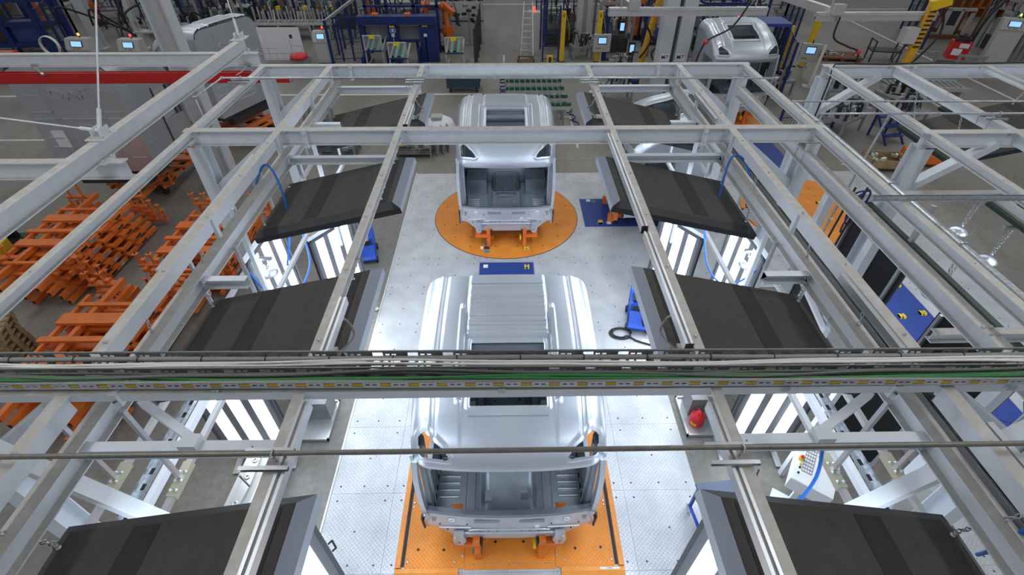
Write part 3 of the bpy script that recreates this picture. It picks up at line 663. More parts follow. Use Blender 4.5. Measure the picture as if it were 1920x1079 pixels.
        MB().bb((s*.5, -.016, .99), (s*.14, -.010, 1.06)).build('vent_slot', GREY2, fb)
        MB().box((s*1.05, .065, .97), (.12, .01, .12)).build('patch', CABD, fb)
        for x, z in ((.3, .76), (.42, .76), (.18, .76), (.55, .66), (1.0, .9), (.9, .72), (.6, .98)): MB().lathe([(.011, -.033), (.011, -.02)], (s*x, .05 if x > .8 else 0, z), 6, 'y').build('hole', BLACK, fb)
    MB().ring((.40, -.012, .86), .03, .012, (0, 1, 0), 12, 5).build('grommet', PAPER, fb)
    if detail:
        m = MB().lathe([(.045, 3.235), (.045, 3.24), (.03, 3.243)], (-.80, 1.75, .0), 6); m.build('blanking_plug', GREY2, t)
    return t
def cab_skid(label, L, loc, rz=0., height=.46):
    """low orange carrier whose four brackets hold a cab"""
    t = thing('cab_carrier', label, 'carrier', loc, rz, 'orange carriers under the cabs')
    for s in (-1, 1):
        MB().bb((s*.36, .1, .10), (s*.46, L-.1, .22)).build('rail', ORANGE, t)
        for y in (-.06, L-.2):
            m = MB().bb((s*.43, y, .26), (s*.84, y+.12, .36)); m.bb((s*.72, y, .36), (s*.83, y+.12, .55)); m.bb((s*.44, y-.03, .36), (s*.54, y+.09, .52)); m.build('bracket', ORANGE, t)
            MB().bb((s*.44, y-.08, .012), (s*.53, y+.10, .26)).build('foot', ORANGE, t)
            MB().bb((s*.40, y-.02, .3), (s*.425, y+.1, .5)).build('guide_plate', BLACK, t)
    for y in (.5, L-.5): MB().bb((-.36, y, .12), (.36, y+.1, .2)).build('cross_bar', ORANGE, t)
    MB().cyl((.36, .02, .22), (.40, .02, .22), .10, 14).build('guide_roller', YELLOW, t)
    return t
cab('bare silver truck cab nearest the camera, roof lit bright, seen from above', 2.68, (0, 3.16, PZ), group='bare metal truck cabs')
cab_skid('orange carrier with two brackets holding up the nearest cab', 2.68, (0, 3.16, PZ+.012))
cab('bare silver truck cab on the far round orange turntable, facing the camera', 2.2, (0, 11.2, PZ), group='bare metal truck cabs')
cab_skid('orange carrier under the cab on the far turntable', 2.2, (0, 11.2, PZ+.012))
cab('bare silver truck cab turned sideways behind the right lamps', 2.2, (3.1, 12.78, PZ), -PI/2, 'bare metal truck cabs')
cab_skid('orange carrier under the sideways cab on the blue plate', 2.2, (3.1, 12.78, PZ+.012), -PI/2)
cab('bare silver truck cab farther right beside the paired columns, facing the camera', 2.2, (8.95, 19.2, .05), math.radians(3), 'bare metal truck cabs')
MB_ = thing('transfer_deck', 'orange tread deck under the cab beside the paired columns', 'platform', (8.95, 20.2, 0))
MB().bb((-1.2, -1.5, 0), (1.2, 1.6, .05)).build('deck_plate', ORANGE_P, MB_)
cab_skid('orange carrier under the cab beside the paired columns', 2.2, (8.95, 19.2, .055), math.radians(3))
cab('bare silver truck cab on the left, rear wall towards the camera, large embossed letters', 2.3, (-11.35, 15.7, .6), PI, 'bare metal truck cabs', doors=True, back=True, sc=1.09)
cab('bare silver truck cab farther back on the left, seen behind the grey column', 2.3, (-11.6, 19.35, .5), -1.97, 'bare metal truck cabs', doors=True, back=True, sc=1.05)
# ================================================================ cable tray across the picture
tr = thing('cable_tray', 'grey perforated twin cable tray crossing the whole picture on the near beam', 'cable tray', (0, 2.59, 5.002), -.0073)
def perforated(mb, y0, y1, z, x0, x1, cell=.29, vertical=False):
    """flat strip with one large and two small slots per cell; rows run along x"""
    def Q(xa, xb, ya, yb):
        if xb-xa < 1e-4: return
        mb.bb((xa, z, ya), (xb, z+.002, yb)) if vertical else mb.bb((xa, ya, z), (xb, yb, z+.002))
    w = y1-y0; rows = [(0, .2, 0), (.2, .45, 1), (.45, .6, 0), (.6, .8, 2), (.8, 1, 0)] if not vertical else [(0, .22, 0), (.22, .4, 3), (.4, .6, 1), (.6, .8, 3), (.8, 1, 0)]
    for a, b, k in rows:
        ya, yb = y0+w*a, y0+w*b
        if k == 0: Q(x0, x1, ya, yb); continue
        x = x0; i = 0
        while x < x1-1e-6:
            xe = min(x+cell, x1)
            holes = [(.02, .105), (.125, .16), (.178, .213)] if k == 1 else [(.02, .105)] if k == 3 else [(.03, .08), (.11, .15), (.17, .25)]
            c = x
            for ha, hb in holes:
                if x+hb < xe: Q(c, x+ha, ya, yb); c = x+hb
            Q(c, xe, ya, yb); x = xe
for ya, yb in ((-.145, -.015), (.005, .155)):
    m = MB(); perforated(m, ya, yb, .03, -5.2, 5.2); m.build('tray_floor', TRAY, tr)
for y, h in ((.155, .085), (-.008, .075)):
    m = MB(); perforated(m, .03, .03+h, y, -5.2, 5.2, vertical=True); m.bb((-5.2, y-.004, .03+h), (5.2, y+.006, .036+h)); m.build('tray_wall', TRAY, tr)
m = MB(); perforated(m, .028, .10, -.150, -5.2, 5.2, .22, vertical=True); m.build('front_wall', mat('tray_front', (.62, .65, .69), .4, .4, var=.05), tr)
MB().bb((-5.2, -.157, .1), (5.2, -.143, .106)).build('front_lip', TRAY, tr)
for x in (-4.1, -2.3, -.05, 2.2, 4.0): MB().bb((x-.03, -.165, -.03), (x+.03, -.155, .02)).build('clamp', ZINC, tr)
for x in range(-9, 10): MB().ring((x*.52+.1, .115, .075), .026, .004, (1, 0, 0), 10, 4).build('cable_tie', BLACK, tr)
def tray_cable(label, m, r, y, z, wob, seed, x0=-5.1, x1=5.1, cat='cable'):
    rnd = random.Random(seed); P = []; n = 26; ph = rnd.uniform(0, 6); k = rnd.uniform(.9, 1.7)
    for i in range(n+1):
        x = x0+(x1-x0)*i/n; yy = y+wob*math.sin(k*x+ph)+wob*.4*math.sin(2.7*k*x+ph*2); P.append((x, yy, z+.25*wob*math.cos(1.3*x+ph)))
    o = MB().tube(spline(P, 3), r, 6).build('cable', m); o.location = (0, 2.59, 5.002); o.rotation_euler = (0, 0, -.0073)
    return tag(o, label, cat, 'cables lying in the tray')
tray_cable('thick light grey conduit held by black ties in the back half of the tray', CGREY2, .022, .115, .075, .004, 1)
for i, (m, r, y, z, w, l) in enumerate([
    (CWHITE, .011, .05, .08, .014, 'white cable lying next to the tray divider'), (CWHITE, .011, .068, .085, .018, 'white cable crossing the others in the back tray'), (CWHITE, .010, .032, .088, .014, 'thin white cable hugging the tray divider'),
    (GREEN, .013, -.108, .075, .010, 'green cable along the front wall of the tray'), (GREEN, .012, -.09, .08, .014, 'green cable second from the front tray wall'), (GREEN, .012, -.075, .072, .014, 'green cable beneath the wavy grey cable'),
    (CGREY, .014, -.06, .09, .030, 'dark grey cable waving from side to side in the front tray'), (CGREY, .013, -.045, .07, .018, 'dark grey cable in the middle of the front tray'), (CGREY, .012, -.028, .066, .006, 'dark grey cable against the divider in the front tray'),
    (CGREY2, .008, -.130, .085, .003, 'thin light cable under the front lip of the tray')]): tray_cable(l, m, r, y, z, w, 10+i)
for i in range(47): MB().bb((-5.18+.22*i, -.146, .045), (-5.09+.22*i, -.140, .066)).build('yellow_clip', YELLOW, tr)
# ================================================================ pipes
def pipe(label, pts, r, m, hang=(), n=10, nm='pipe'):
    t = thing(nm, label, 'pipe', pts[0]); 
    P = [V(pts[0])]
    MB().tube(pts, r, n).build('pipe_run', m, t, world=True)
    for p in pts[1:-1]: MB().lathe([(r*1.35, -.03), (r*1.45, -.02), (r*1.45, .02), (r*1.35, .03)], p, 10, 'x').build('fitting', ZINC, t, world=True)
    for x, y, z, s in hang:
        c = MB().ring((x, y, z), r+.012, .007, (1, 0, 0), 12, 5); c.cyl((x, y, z-r-.01), (x, y, z-r-.12), .006, 6); c.build('clamp', ZINC, t, world=True)
        for k, dy in enumerate((-.07, .07)):
            MB().ext(CH(.03, .03, .004), (x-.17*s-.06, y+dy, z-r-.03), (x+.17*s-.06, y+dy, z-r-.03)).build('clamp_bar', ZINC, t, world=True)
            MB().cyl((x-.15*s-.06, y+dy*1.6, z-r-.05), (x-.15*s+.02-.06, y+dy*1.6, z-r-.2), .007, 6).build('threaded_rod', ZINC, t, world=True)
    return t
pipe('grey steel pipe crossing the foreground in front of the cable tray', [(-5.2, 1.85, 5.09), (5.2, 1.86, 5.09)], .0185, mat('dull_pipe', (.24, .225, .2), .45, .6, var=.15, vscale=15), [(-1.62, 1.845, 5.09, 1), (1.62, 1.845, 5.09, -1)])
pipe('thin grey pipe resting across the far end of the white gantry', [(-5.22, 8.5, 4.2), (-5.22, 8.5, 5.1), (-5.17, 9.45, 5.1), (-.2, 9.4, 5.1), (4.95, 9.3, 5.1), (5.0, 9.3, 4.75), (5.25, 9.1, 4.75)], .017, GALV, [(-1.6, 9.4, 5.1, 1), (1.6, 9.36, 5.1, -1), (-4.83, 9.45, 5.1, 1)])
pipe('large galvanised pipe running lengthwise beside the right outer beam', [(5.27, 9.0, 4.75), (5.27, .6, 4.75)], .055, GALV, [], 14)
for y, w_ in ((8.1, 'farthest'), (6.0, 'second farthest'), (4.6, 'second nearest'), (2.9, 'nearest')):
    o = MB().ring((5.27, y, 4.75), .064, .014, (0, 1, 0), 16, 6); o.cyl((5.27, y, 4.82), (5.29, y, 5.05), .006, 6)
    tag(o.build('pipe_ring', ZINC), '%s clamp ring on the large galvanised pipe' % w_, 'clamp', 'rings on the large pipe')
pipe('thin grey pipe over the right bay ending at the paired pipe elbow', [(4.73, 8.18, 5.1), (6.3, 8.16, 5.1), (9.5, 8.1, 5.1)], .016, GALV)
pipe('thin pipe over the right bay with an elbow dropping to the floor', [(5.05, 7.75, 4.3), (5.05, 7.75, 5.06), (6.15, 7.75, 5.06), (6.2, 7.75, 5.06), (9.5, 7.7, 5.06)], .018, GALV, [(7.9, 7.72, 5.06, 1)])
pipe('grey drop pipe slanting down from the elbow in the right bay', [(6.15, 7.75, 5.04), (6.1, 7.85, 3.0), (6.08, 7.9, .1)], .02, GALV)
o = thing('strut_channel', 'slotted grey channel bar over the right bay at the picture edge', 'channel', (5.5, 5.2, 5.08)); MB().ext(UP(.041, .041, .003), (-1.05, 0, 0), (2.2, -.03, 0)).build('channel_bar', GALV, o); MB().ext(BX(.02, .02), (-1.05, .0, -.05), (2.2, -.03, -.05)).build('channel_lid', GALV, o)
o = MB().tube(spline([(6.44, 10.08, 2.6), (6.45, 10.1, 3.6), (6.46, 10.12, 4.7), (6.5, 10.22, 5.02), (6.7, 10.3, 5.035), (7.6, 10.33, 5.02), (8.4, 10.34, 5.03), (9.4, 10.36, 5.02), (10.5, 10.35, 5.03)], 6), .016, 7).build('cable', BLACK)
tag(o, 'black cable draped along the far beam of the right gantry', 'cable')
# ================================================================ suspended crane on the left
cr = thing('suspended_crane', 'white suspended crane runway with crossing beams at the left', 'crane', (-5.66, 7, 4.95))
MB().ext(I(.14, .24), (-5.66, 2.8, 5.2), (-5.66, 11.75, 5.2)).build('runway_beam', WHITE, cr, world=True)
for y in (6.5, 11.5):
    q = MB().ext(I(.14, .26), (-16, y, 4.955), (-5.33, y, 4.955)).build('cross_beam', WHITE, cr, world=True)
    for dx in (-.1, .1): MB().bb((-5.66+dx-.03, y-.13, 4.945), (-5.66+dx+.03, y+.13, 4.985)).build('clamp_plate', WHITE, q, world=True); bolt(q, (-5.66+dx, y-.09, 4.987)); bolt(q, (-5.66+dx, y+.09, 4.987))
for (x, y, z), ends in (((-5.66, 6.75, 5.21), ((-5.55, 7.75, 6.7), (-7.6, 7.15, 5.35))), ((-5.66, 11.6, 5.21), ((-5.72, 11.75, 6.1),))):
    q = MB().bb((x-.13, y-.18, z-.005), (x+.13, y+.18, z+.012)); q.bb((x-.07, y-.10, z), (x-.05, y+.10, z+.12)); q.bb((x+.05, y-.10, z), (x+.07, y+.10, z+.12)); q = q.build('anchor_plate', WHITE, cr, world=True)
    for d in (-.1, .1): bolt(q, (x+.09, y+d, z+.012)); bolt(q, (x-.09, y+d, z+.012))
    for e in ends:
        a = V(x, y, z+.07); b = V(e); d = (b-a).normalized()
        MB().cyl(a, a+d*.3, .028, 8).build('turnbuckle', WHITE2, cr, world=True); MB().cyl(a+d*.28, a+d*4 if e[2] > 6 else a+d*5, .012, 8).build('tie_rod', WHITE2, cr, world=True)
rr = thing('crane_rail', 'bright red hoist rail hanging across under the left white beam', 'crane rail', (-10, 11.5, 4.45))
MB().ext([(-.07, .11), (-.07, -.10), (-.055, -.12), (.055, -.12), (.07, -.10), (.07, .11), (.035, .11), (.035, .09), (-.035, .09), (-.035, .11)], (-18, 11.5, 4.455), (-4.78, 11.5, 4.455)).build('rail', RED, rr, world=True)
MB().bb((-4.78, 11.42, 4.33), (-4.76, 11.58, 4.575)).build('end_plate', ZINC, rr, world=True)
for x in (-10.2, -5.6):
    m = MB().bb((x-.06, 11.43, 4.68), (x+.06, 11.57, 4.75)); m.chain((x, 11.42, 4.7), (x+.12, 11.4, 4.55), 0, .008, .06); m.cyl((x+.1, 11.4, 4.56), (x+.16, 11.4, 4.56), .035, 8); m.build('hanger', ZINC, rr, world=True)
MB().tube(spline([(-5.6, 11.38, 4.72), (-5.75, 11.36, 4.6), (-5.9, 11.4, 4.52)], 5), .012, 6).build('cable_loop', CWHITE, rr, world=True)
r2 = thing('crane_rail', 'short red hoist rail end at the far left edge above the other red rail', 'crane rail', (-12, 11.9, 4.7))
MB().ext([(-.07, .11), (-.07, -.10), (.07, -.10), (.07, .11)], (-18, 11.9, 4.78), (-10.85, 11.9, 4.78)).build('rail', RED, r2, world=True); MB().bb((-10.86, 11.82, 4.66), (-10.84, 11.98, 4.9)).build('end_plate', RED, r2, world=True)
# ================================================================ stacks of orange skids, pallets
def skid_parts(L=3.7, W=1.86):
    """one cab skid: two rails, five cross members, end yokes with pins"""
    P = []
    for s in (-1, 1):
        P.append(('rail', MB().bb((s*.42-.05, 0, 0), (s*.42+.05, L, .12)).mesh('rail', ORANGE)))
        P.append(('rail_end', MB().bb((s*.42-.03, -.006, .02), (s*.42+.03, 0, .10)).mesh('rail_end', BLACK)))
        P.append(('side_rail', MB().bb((s*(W/2-.12)-.035, .55, .02), (s*(W/2-.12)+.035, L-.55, .12)).mesh('side_rail', ORANGE)))
        for y in (1.0, 1.7, 2.4): P.append(('slot', MB().bb((s*(W/2-.083), y, .04), (s*(W/2-.08), y+.22, .10)).mesh('slot', BLACK)))
    for y, w, h, hw in ((.45, .09, .05, .6), (1.15, .26, .06, W/2-.1), (1.72, .13, .06, W/2), (2.2, .3, .07, W/2-.05), (2.75, .1, .05, .8)):
        P.append(('cross_member', MB().bb((-hw, y, .11), (hw, y+w, .11+h)).mesh('cross_member', ORANGE)))
    for s in (-1, 1):
        for y, yy in ((L-.2, 1), (.75, -1)):
            P.append(('yoke', MB().bb((s*.45, y-.06, .08), (s*1.02, y+.06, .13)).mesh('yoke', ORANGE)))
            for x in (.66, .98):
                m = MB().cyl((s*x, y, .12), (s*(x-.0), y, .42), .03, 6); m.bb((s*x-.06, y-.06, .42), (s*x+.06, y+.06, .435)); P.append(('pin', m.mesh('pin', ORANGE)))
                P.append(('pin_tip', MB().cyl((s*x, y, .435), (s*x, y, .475), .014, 6).mesh('pin_tip', BLACK)))
    P.append(('number_plate', MB().bb((W/2-.084, 1.35, .035), (W/2-.078, 1.6, .11)).mesh('number_plate', GREY2)))
    return P
SK = skid_parts()
NUMS = {}
def skid(label, x, y, z, top, num, group, rz=0.):
    t = thing('cab_skid', label, 'skid', (x, y, z), rz, group)
    for nme, me in SK:
        if not top and nme == 'pin_tip': continue
        o = meshobj(nme, me, t)
    if num:
        if num not in NUMS: NUMS[num] = text_mesh(num, .085, .001, PAPER)
        meshobj('number', NUMS[num], t, (.93-.076, 1.475, .07), (PI/2, 0, PI/2))
    return t
ORD = ('bottom', 'second', 'third', 'fourth', 'top')
for name, x, y, n, nums, dx in (('far left', -10.85, 8.75, 5, ('552', '551', '', '', ''), .05), ('middle', -7.72, 8.7, 4, ('527', '549', '553', ''), .0), ('nearest', -8.2, 5.0, 5, ('', '558', '', '551', ''), .0)):
    for k in range(n):
        skid('orange steel cab skid, %s layer of the %s stack' % (ORD[k] if k < n-1 else 'top', name), x+random.uniform(-.04, .04)-dx*k, y+random.uniform(-.2, .2)*(k < n-1), .05+k*.21, k == n-1, nums[k], 'orange skids in stacks', 0.)
o = MB()
# trolley with skid in front of the left cab, and the low black tow truck by the far left stack
skid('orange steel cab skid lying under the left cab', -11.35, 13.2, .35, True, '', 'orange skids in stacks')
skid('orange steel cab skid under the farther left cab', -11.6, 19.3, .35, True, '', 'orange skids in stacks', -1.97)
for x, y, rz in ((-11.35, 13.9, 0), (-11.3, 19.2, -1.97)):
    t = thing('skid_dolly', 'black wheeled dolly under the skid of the %s left cab' % ('large' if y < 15 else 'farther'), 'dolly', (x, y, 0), rz)
    for s in (-1, 1):
        MB().bb((s*.35, 0, .2), (s*.5, 2.6, .34)).build('beam', DARK, t)
        for yy in (.2, 2.4): MB().cyl((s*.52, yy, .12), (s*.60, yy, .12), .12, 12).build('wheel', BLACK, t)
    MB().bb((-.35, .6, .2), (.35, .75, .3)).build('cross_bar', DARK, t)
t = thing('tow_truck', 'small black tow truck with yellow hood beside the far left stack', 'truck', (-13.2, 10.6, 0), .2)
MB().bb((-.5, -.7, .15), (.5, .6, .5)).build('chassis', DARK, t); MB().bb((-.45, -.65, .5), (.45, -.1, .8)).build('hood', YELLOW, t); MB().box((.1, .35, .75), (.5, .12, .5), rx=.2).build('seat_back', BLACK, t); MB().cyl((0, .1, .5), (.1, -.05, 1.05), .03, 8).build('steering_column', BLACK, t)
for sx in (-1, 1):
    for y in (-.45, .4): MB().cyl((sx*.42, y, .16), (sx*.54, y, .16), .16, 12).build('wheel', BLACK, t)
MB().box((-.15, .5, .95), (.12, .1, .9), ry=.3).build('mast', BLACK, t)
# pallets
PP = []
for i in range(5): PP.append(('deck_board', MB().bb((-.6, -.4+i*.165, .122), (.6, -.4+i*.165+.12, .144)).mesh('deck_board', WOOD)))
for y in (-.4, -.06, .28): PP.append(('bottom_board', MB().bb((-.6, y, 0), (.6, y+.12, .022)).mesh('bottom_board', WOOD)))
for x in (-.6, -.07, .46):
    for y in (-.4, -.06, .28): PP.append(('block', MB().bb((x, y, .022), (x+.14, y+.12, .10)).mesh('block', WOOD)))
for x in (-.6, -.07, .46): PP.append(('stringer', MB().bb((x, -.4, .10), (x+.14, .4, .122)).mesh('stringer', WOOD)))
PO = ('lowest', 'second', 'third', 'fourth', 'fifth', 'sixth', 'topmost')
for k in range(7):
    t = thing('pallet', 'wooden pallet at the left edge, %s of its stack' % PO[k], 'pallet', (-10.75+random.uniform(-.03, .03), 7.05+random.uniform(-.03, .03), k*.146), .35+random.uniform(-.03, .03), 'stacked wooden pallets')
    for nme, me in PP: meshobj(nme, me, t)
# ================================================================ LED side panels
def side_panel(label, a, b, z0, z1, lean=.0, n=3, handle=False, back=BLACKP):
    """upright light panel whose top edge runs from a to b (plan); lit side to the right of a->b"""
    a, b = V(a[0], a[1], 0), V(b[0], b[1], 0); w = (b-a).length; ang = math.atan2(b.y-a.y, b.x-a.x)
    t = thing('lighting_stand', label, 'light panel', ((a.x+b.x)/2, (a.y+b.y)/2, z0), ang, 'upright light panels')
    h = z1-z0; t.rotation_euler = (0, 0, ang); 
    def B(x0, x1, y0, y1, za, zb, nm, m, par=t):
        # lean: the foot stands further out on the lit side
        mb = MB(); mb.bb((x0, y0, za), (x1, y1, zb)); mb.v = [(p[0], p[1]-lean*(1-p[2]/h), p[2]) for p in mb.v]; return mb.build(nm, m, par)
    hw = w/2
    B(-hw, hw, .005, .06, 0, h, 'back_board', back)
    B(-hw+.05, hw-.05, -.006, .004, .05, h-.05, 'diffuser', PANELG)
    for x0, x1, za, zb in ((-hw, -hw+.05, 0, h), (hw-.05, hw, 0, h), (-hw, hw, 0, .06), (-hw, hw, h-.06, h)): B(x0, x1, -.02, .01, za, zb, 'frame_bar', PANELK)
    B(-hw-.012, hw+.012, -.015, .065, h, h+.025, 'top_trim', WHITE2)
    for i in range(n):
        c = -hw+.08+(w-.16)*(i+.5)/n; sw = (w-.16)/n*.30
        B(c-sw, c+sw, -.012, -.007, .08, h-.09, 'led_strip', STRIP)
    for x in (-hw+.1, hw-.1):
        B(x-.03, x+.03, .06, .12, -z0+.02, h, 'stand_post', ALU)
        mb = MB().bb((x-.05, -.25-lean, -z0+.02), (x+.05, .35, -z0+.05)); mb.build('stand_foot', ALU, t)
    if handle:
        m = MB(); m.tube([(hw+.01, 0, h*.55), (hw+.07, -.0, h*.55), (hw+.07, 0, h*.55+.22), (hw+.01, 0, h*.55+.22)], .014, 6); m.build('handle', BLACK, t)
    return t
for s, nm in ((-1, 'left'), (1, 'right')):
    def ab(x0, y0, x1, y1):
        p, q = (s*x0, y0), (s*x1, y1); return (p, q) if s < 0 else (q, p)
    a, b = ab(3.86, 7.95, 3.25, 8.85); side_panel('tall lit panel with three white strips behind the far lamps, far %s' % nm, a, b, .35, 2.5, .05)
    a, b = ab(3.98, 6.0, 3.95, 7.3); side_panel('tall lit panel facing the centre line between the %s lamps' % nm, a, b, 1.2, 3.5, .05)
    a, b = ab(4.88, 4.72, 3.72, 4.82); side_panel('tall lit panel with white strips below the tray on the %s side' % nm, a, b, .4, 2.5, .0)
    a, b = ab(3.2, 1.55, 2.27, 2.6); side_panel('lit panel with a black side handle at the bottom %s' % nm, a, b, .3, 2.45, .03, handle=True)
# ================================================================ things around the stations
# back sides of the light walls of the right bay, black screens
for i, (x0, y0, x1, y1) in enumerate(((7.85, 8.5, 7.85, 9.45), (7.85, 7.45, 7.85, 8.42), (7.75, 4.6, 7.75, 6.3))):
    side_panel('black back of a light wall in the right bay, %s' % ('farthest of three', 'middle of three', 'nearest of three')[i], (x0, y0), (x1, y1), .3, 2.05, .0)
def screen(label, a, b, z0, z1):
    a, b = V(*a, 0), V(*b, 0); t = thing('black_screen', label, 'screen', ((a.x+b.x)/2, (a.y+b.y)/2, 0), math.atan2(b.y-a.y, b.x-a.x)); w = (b-a).length/2
    MB().bb((-w, -.02, z0), (w, .02, z1)).build('board', BLACKP, t)
    for s in (-1, 1): MB().bb((s*w-.04, -.03, .02), (s*w+.04, .05, z1+.1)).build('post', WHITE2, t)
    MB().bb((-w, -.03, z1), (w, .04, z1+.05)).build('top_rail', WHITE2, t)
screen('black screen between white posts below the tray on the right', (4.75, 4.35), (6.1, 4.3), .5, 2.5)
screen('tall black screen standing in the gap right of the third right lamp', (4.55, 4.9), (4.75, 6.2), .4, 3.0)
t = thing('grey_cabinet', 'grey steel cabinet with a light lid under the right near beam', 'cabinet', (5.2, 2.9, .02), .5)
MB().bb((-.5, -.35, 0), (.5, .35, 1.7)).build('body', GREY2, t); MB().bb((-.52, -.37, 1.7), (.52, .37, 1.75)).build('lid', GREYM, t); MB().bb((-.46, -.36, .1), (.46, -.35, 1.6)).build('door', GREYM, t)
# dome reflector lamps on chains
def dome(label, x, y, z, ztop):
    t = thing('dome_lamp', label, 'dome', (x, y, z), 0, 'grey domes on chains')
    MB().lathe([(.001, .075), (.06, .07), (.11, .05), (.145, .015), (.15, 0), (.14, 0), (.1, .04), (.001, .06)], (0, 0, 0), 18).build('shell', GALV, t)
    MB().lathe([(.03, .115), (.03, .14), (.015, .15)], (0, 0, 0), 8).build('boss', ZINC, t)
    for s in (-1, 1): MB().chain((s*.02, 0, .15), (s*.10, s*.05, ztop-z-.05), 0, .006, .055).build('chain', ZINC, t)
    MB().bb((-.14, -.03, ztop-z-.06), (.14, .03, ztop-z-.02)).build('trolley', ZINC, t)
for l, x, y, z, zt in (('grey dome hanging on chains inside the left frame', -3.86, 6.3, 3.05, 3.4), ('grey dome hanging on chains inside the right frame', 3.98, 6.4, 3.05, 3.4), ('farther of two grey domes on the green rail in the right bay', 7.72, 6.95, 3.3, 3.98), ('nearer of two grey domes on the green rail in the right bay', 7.62, 6.15, 3.3, 3.98), ('grey dome beside the blue plate in the right bay', 6.36, 5.45, 3.2, 4.0)): dome(l, x, y, z, zt)
t = thing('lamp_rail', 'dark green lamp rail under a grey cross beam in the right bay', 'rail', (7.66, 5.5, 4.0))
MB().bb((-.04, -2.5, -.03), (.04, 1.25, .03)).build('rail', mat('rail_green', (.06, .085, .07), .4, .4), t); MB().ext(I(.10, .14), (-2.4, 1.3, .18), (.15, 1.3, .18)).build('cross_beam', WHITE, t); MB().ext(BX(.08, .1), (.1, 1.3, .15), (.12, -2.2, .15)).build('side_beam', WHITE, t)
t = thing('lamp_rail', 'dark green lamp rail close beside the right outer beam', 'rail', (5.75, 5.5, 4.0))
MB().bb((-.04, -3.5, -.03), (.04, 1.3, .03)).build('rail', MATS['rail_green'], t); MB().ext(I(.10, .14), (-1.0, -1.7, .18), (1.2, -1.7, .18)).build('cross_beam', WHITE, t)
for y in (-.3, .9): MB().bb((-.06, y, -.1), (.06, y+.15, -.03)).build('trolley', ZINC, t)
for y in (.2, -2.6): MB().ext(BX(.06, .06, False), (0, y, .03), (0, y, .62), (0, 1, 0)).build('hanger', ALU, t)
# hoses
for l, pts in (('blue hose looping beside the left lower beam near the second lamp', [(-3.55, 6.2, 4.6), (-3.45, 6.5, 4.85), (-3.3, 6.45, 4.8), (-3.2, 6.3, 4.4), (-3.25, 6.2, 3.9), (-3.35, 6.0, 3.45)]),
               ('blue hose hanging in a bow inside the left frame', [(-3.4, 6.9, 3.5), (-3.3, 6.6, 3.0), (-3.5, 6.2, 2.7), (-3.8, 6.0, 2.9), (-4.0, 6.0, 3.4)]),
               ('blue hose looping over the right lower beam near the second lamp', [(3.2, 6.5, 4.3), (3.28, 6.7, 4.75), (3.4, 6.75, 4.85), (3.55, 6.6, 4.7), (3.6, 6.4, 4.2)]),
               ('blue hose hanging in a bow inside the right frame', [(3.3, 6.9, 3.5), (3.35, 6.5, 3.0), (3.6, 6.2, 2.8), (3.9, 6.1, 3.1), (4.1, 6.2, 3.4)]),
               ('blue hose tied across the right beam at the bottom corner', [(3.62, 1.5, 4.1), (3.55, 1.42, 4.5), (3.5, 1.42, 4.73), (3.7, 1.38, 4.73), (4.1, 1.2, 4.6)]),
               ('thick blue hose hanging behind the nearest right lamp', [(2.75, 2.35, 4.3), (2.8, 2.25, 3.9), (2.75, 2.2, 3.4), (2.6, 2.1, 3.0)])):
    tag(MB().tube(spline(pts, 6), .016, 7).build('hose', CBLUE), l, 'hose')
def hose_loops(label, x, m, r): 
    P = []
    for k in range(4):
        P += [(x+.02*k, 6.3, 4.5), (x-.02, 6.35+.03*k, 3.9+.15*k), (x+.1+.04*k, 6.45, 3.7+.12*k), (x+.15, 6.35, 4.35)]
    tag(MB().tube(spline(P, 5), r, 6).build('hose', m), label, 'hose')
hose_loops('dark blue hose coiled on the grey drop pipes of the right bay', 5.2, mat('dark_blue_hose', (.02, .04, .2), .4), .014)
for x, l in ((5.12, 'left'), (5.3, 'right')): tag(MB().cyl((x, 6.6, .05), (x, 6.4, 4.5), .016, 8).build('drop_pipe', DARK), 'dark thin drop pipe above the orange turntable, %s of two' % l, 'pipe')
# white sheets hung around frame
# tie rods in the frame behind the second lamps
for s, l in ((-1, 'left'), (1, 'right')):
    o = MB().cyl((s*1.7, 7.3, 4.55), (s*3.3, 6.9, 3.7), .009, 6); o.cyl((s*2.0, 7.22, 4.39), (s*2.25, 7.16, 4.26), .02, 8); tag(o.build('tie_rod', WHITE2), 'white tie rod with turnbuckle behind the second %s lamp' % l, 'tie rod')
# control box on a stand
t = thing('control_box', 'white control box with a grey key field and yellow emergency stop', 'control box', (4.55, 3.75, .02), -.62)
MB().bb((-.04, -.04, 0), (.04, .04, 1.1)).build('stand', WHITE2, t); MB().bb((-.25, -.25, 0), (.25, .25, .02)).build('foot', WHITE2, t)
bx = MB().bb((-.28, -.42, 1.1), (.28, .42, 1.36)).build('housing', mat('white_box', (.78, .79, .80), .4), t)
MB().bb((-.27, -.41, 1.36), (.05, .41, 1.366)).build('lid', MATS['white_box'], bx); k = MB().bb((-.18, -.22, 1.366), (-.04, .3, 1.37)).build('key_field', GREY2, bx)
for i in range(8):
    for j in range(4): MB().bb((-.172+j*.033, -.205+i*.062, 1.37), (-.148+j*.033, -.165+i*.062, 1.373)).build('key', PAPER, k)
e = MB().lathe([(.04, 0), (.04, .04), (.035, .05)], (-.22, -.02, 1.366), 12).build('stop_base', YELLOW, bx); MB().lathe([(.022, 0), (.028, .02), (.02, .03)], (-.22, -.02, 1.416), 12).build('stop_knob', REDB, e)
for y, m in ((-.12, YELLOW), (-.18, BLACK), (-.28, BLACK)): MB().lathe([(.016, 0), (.016, .02)], (-.21, y, 1.366), 8).build('switch', m, bx)
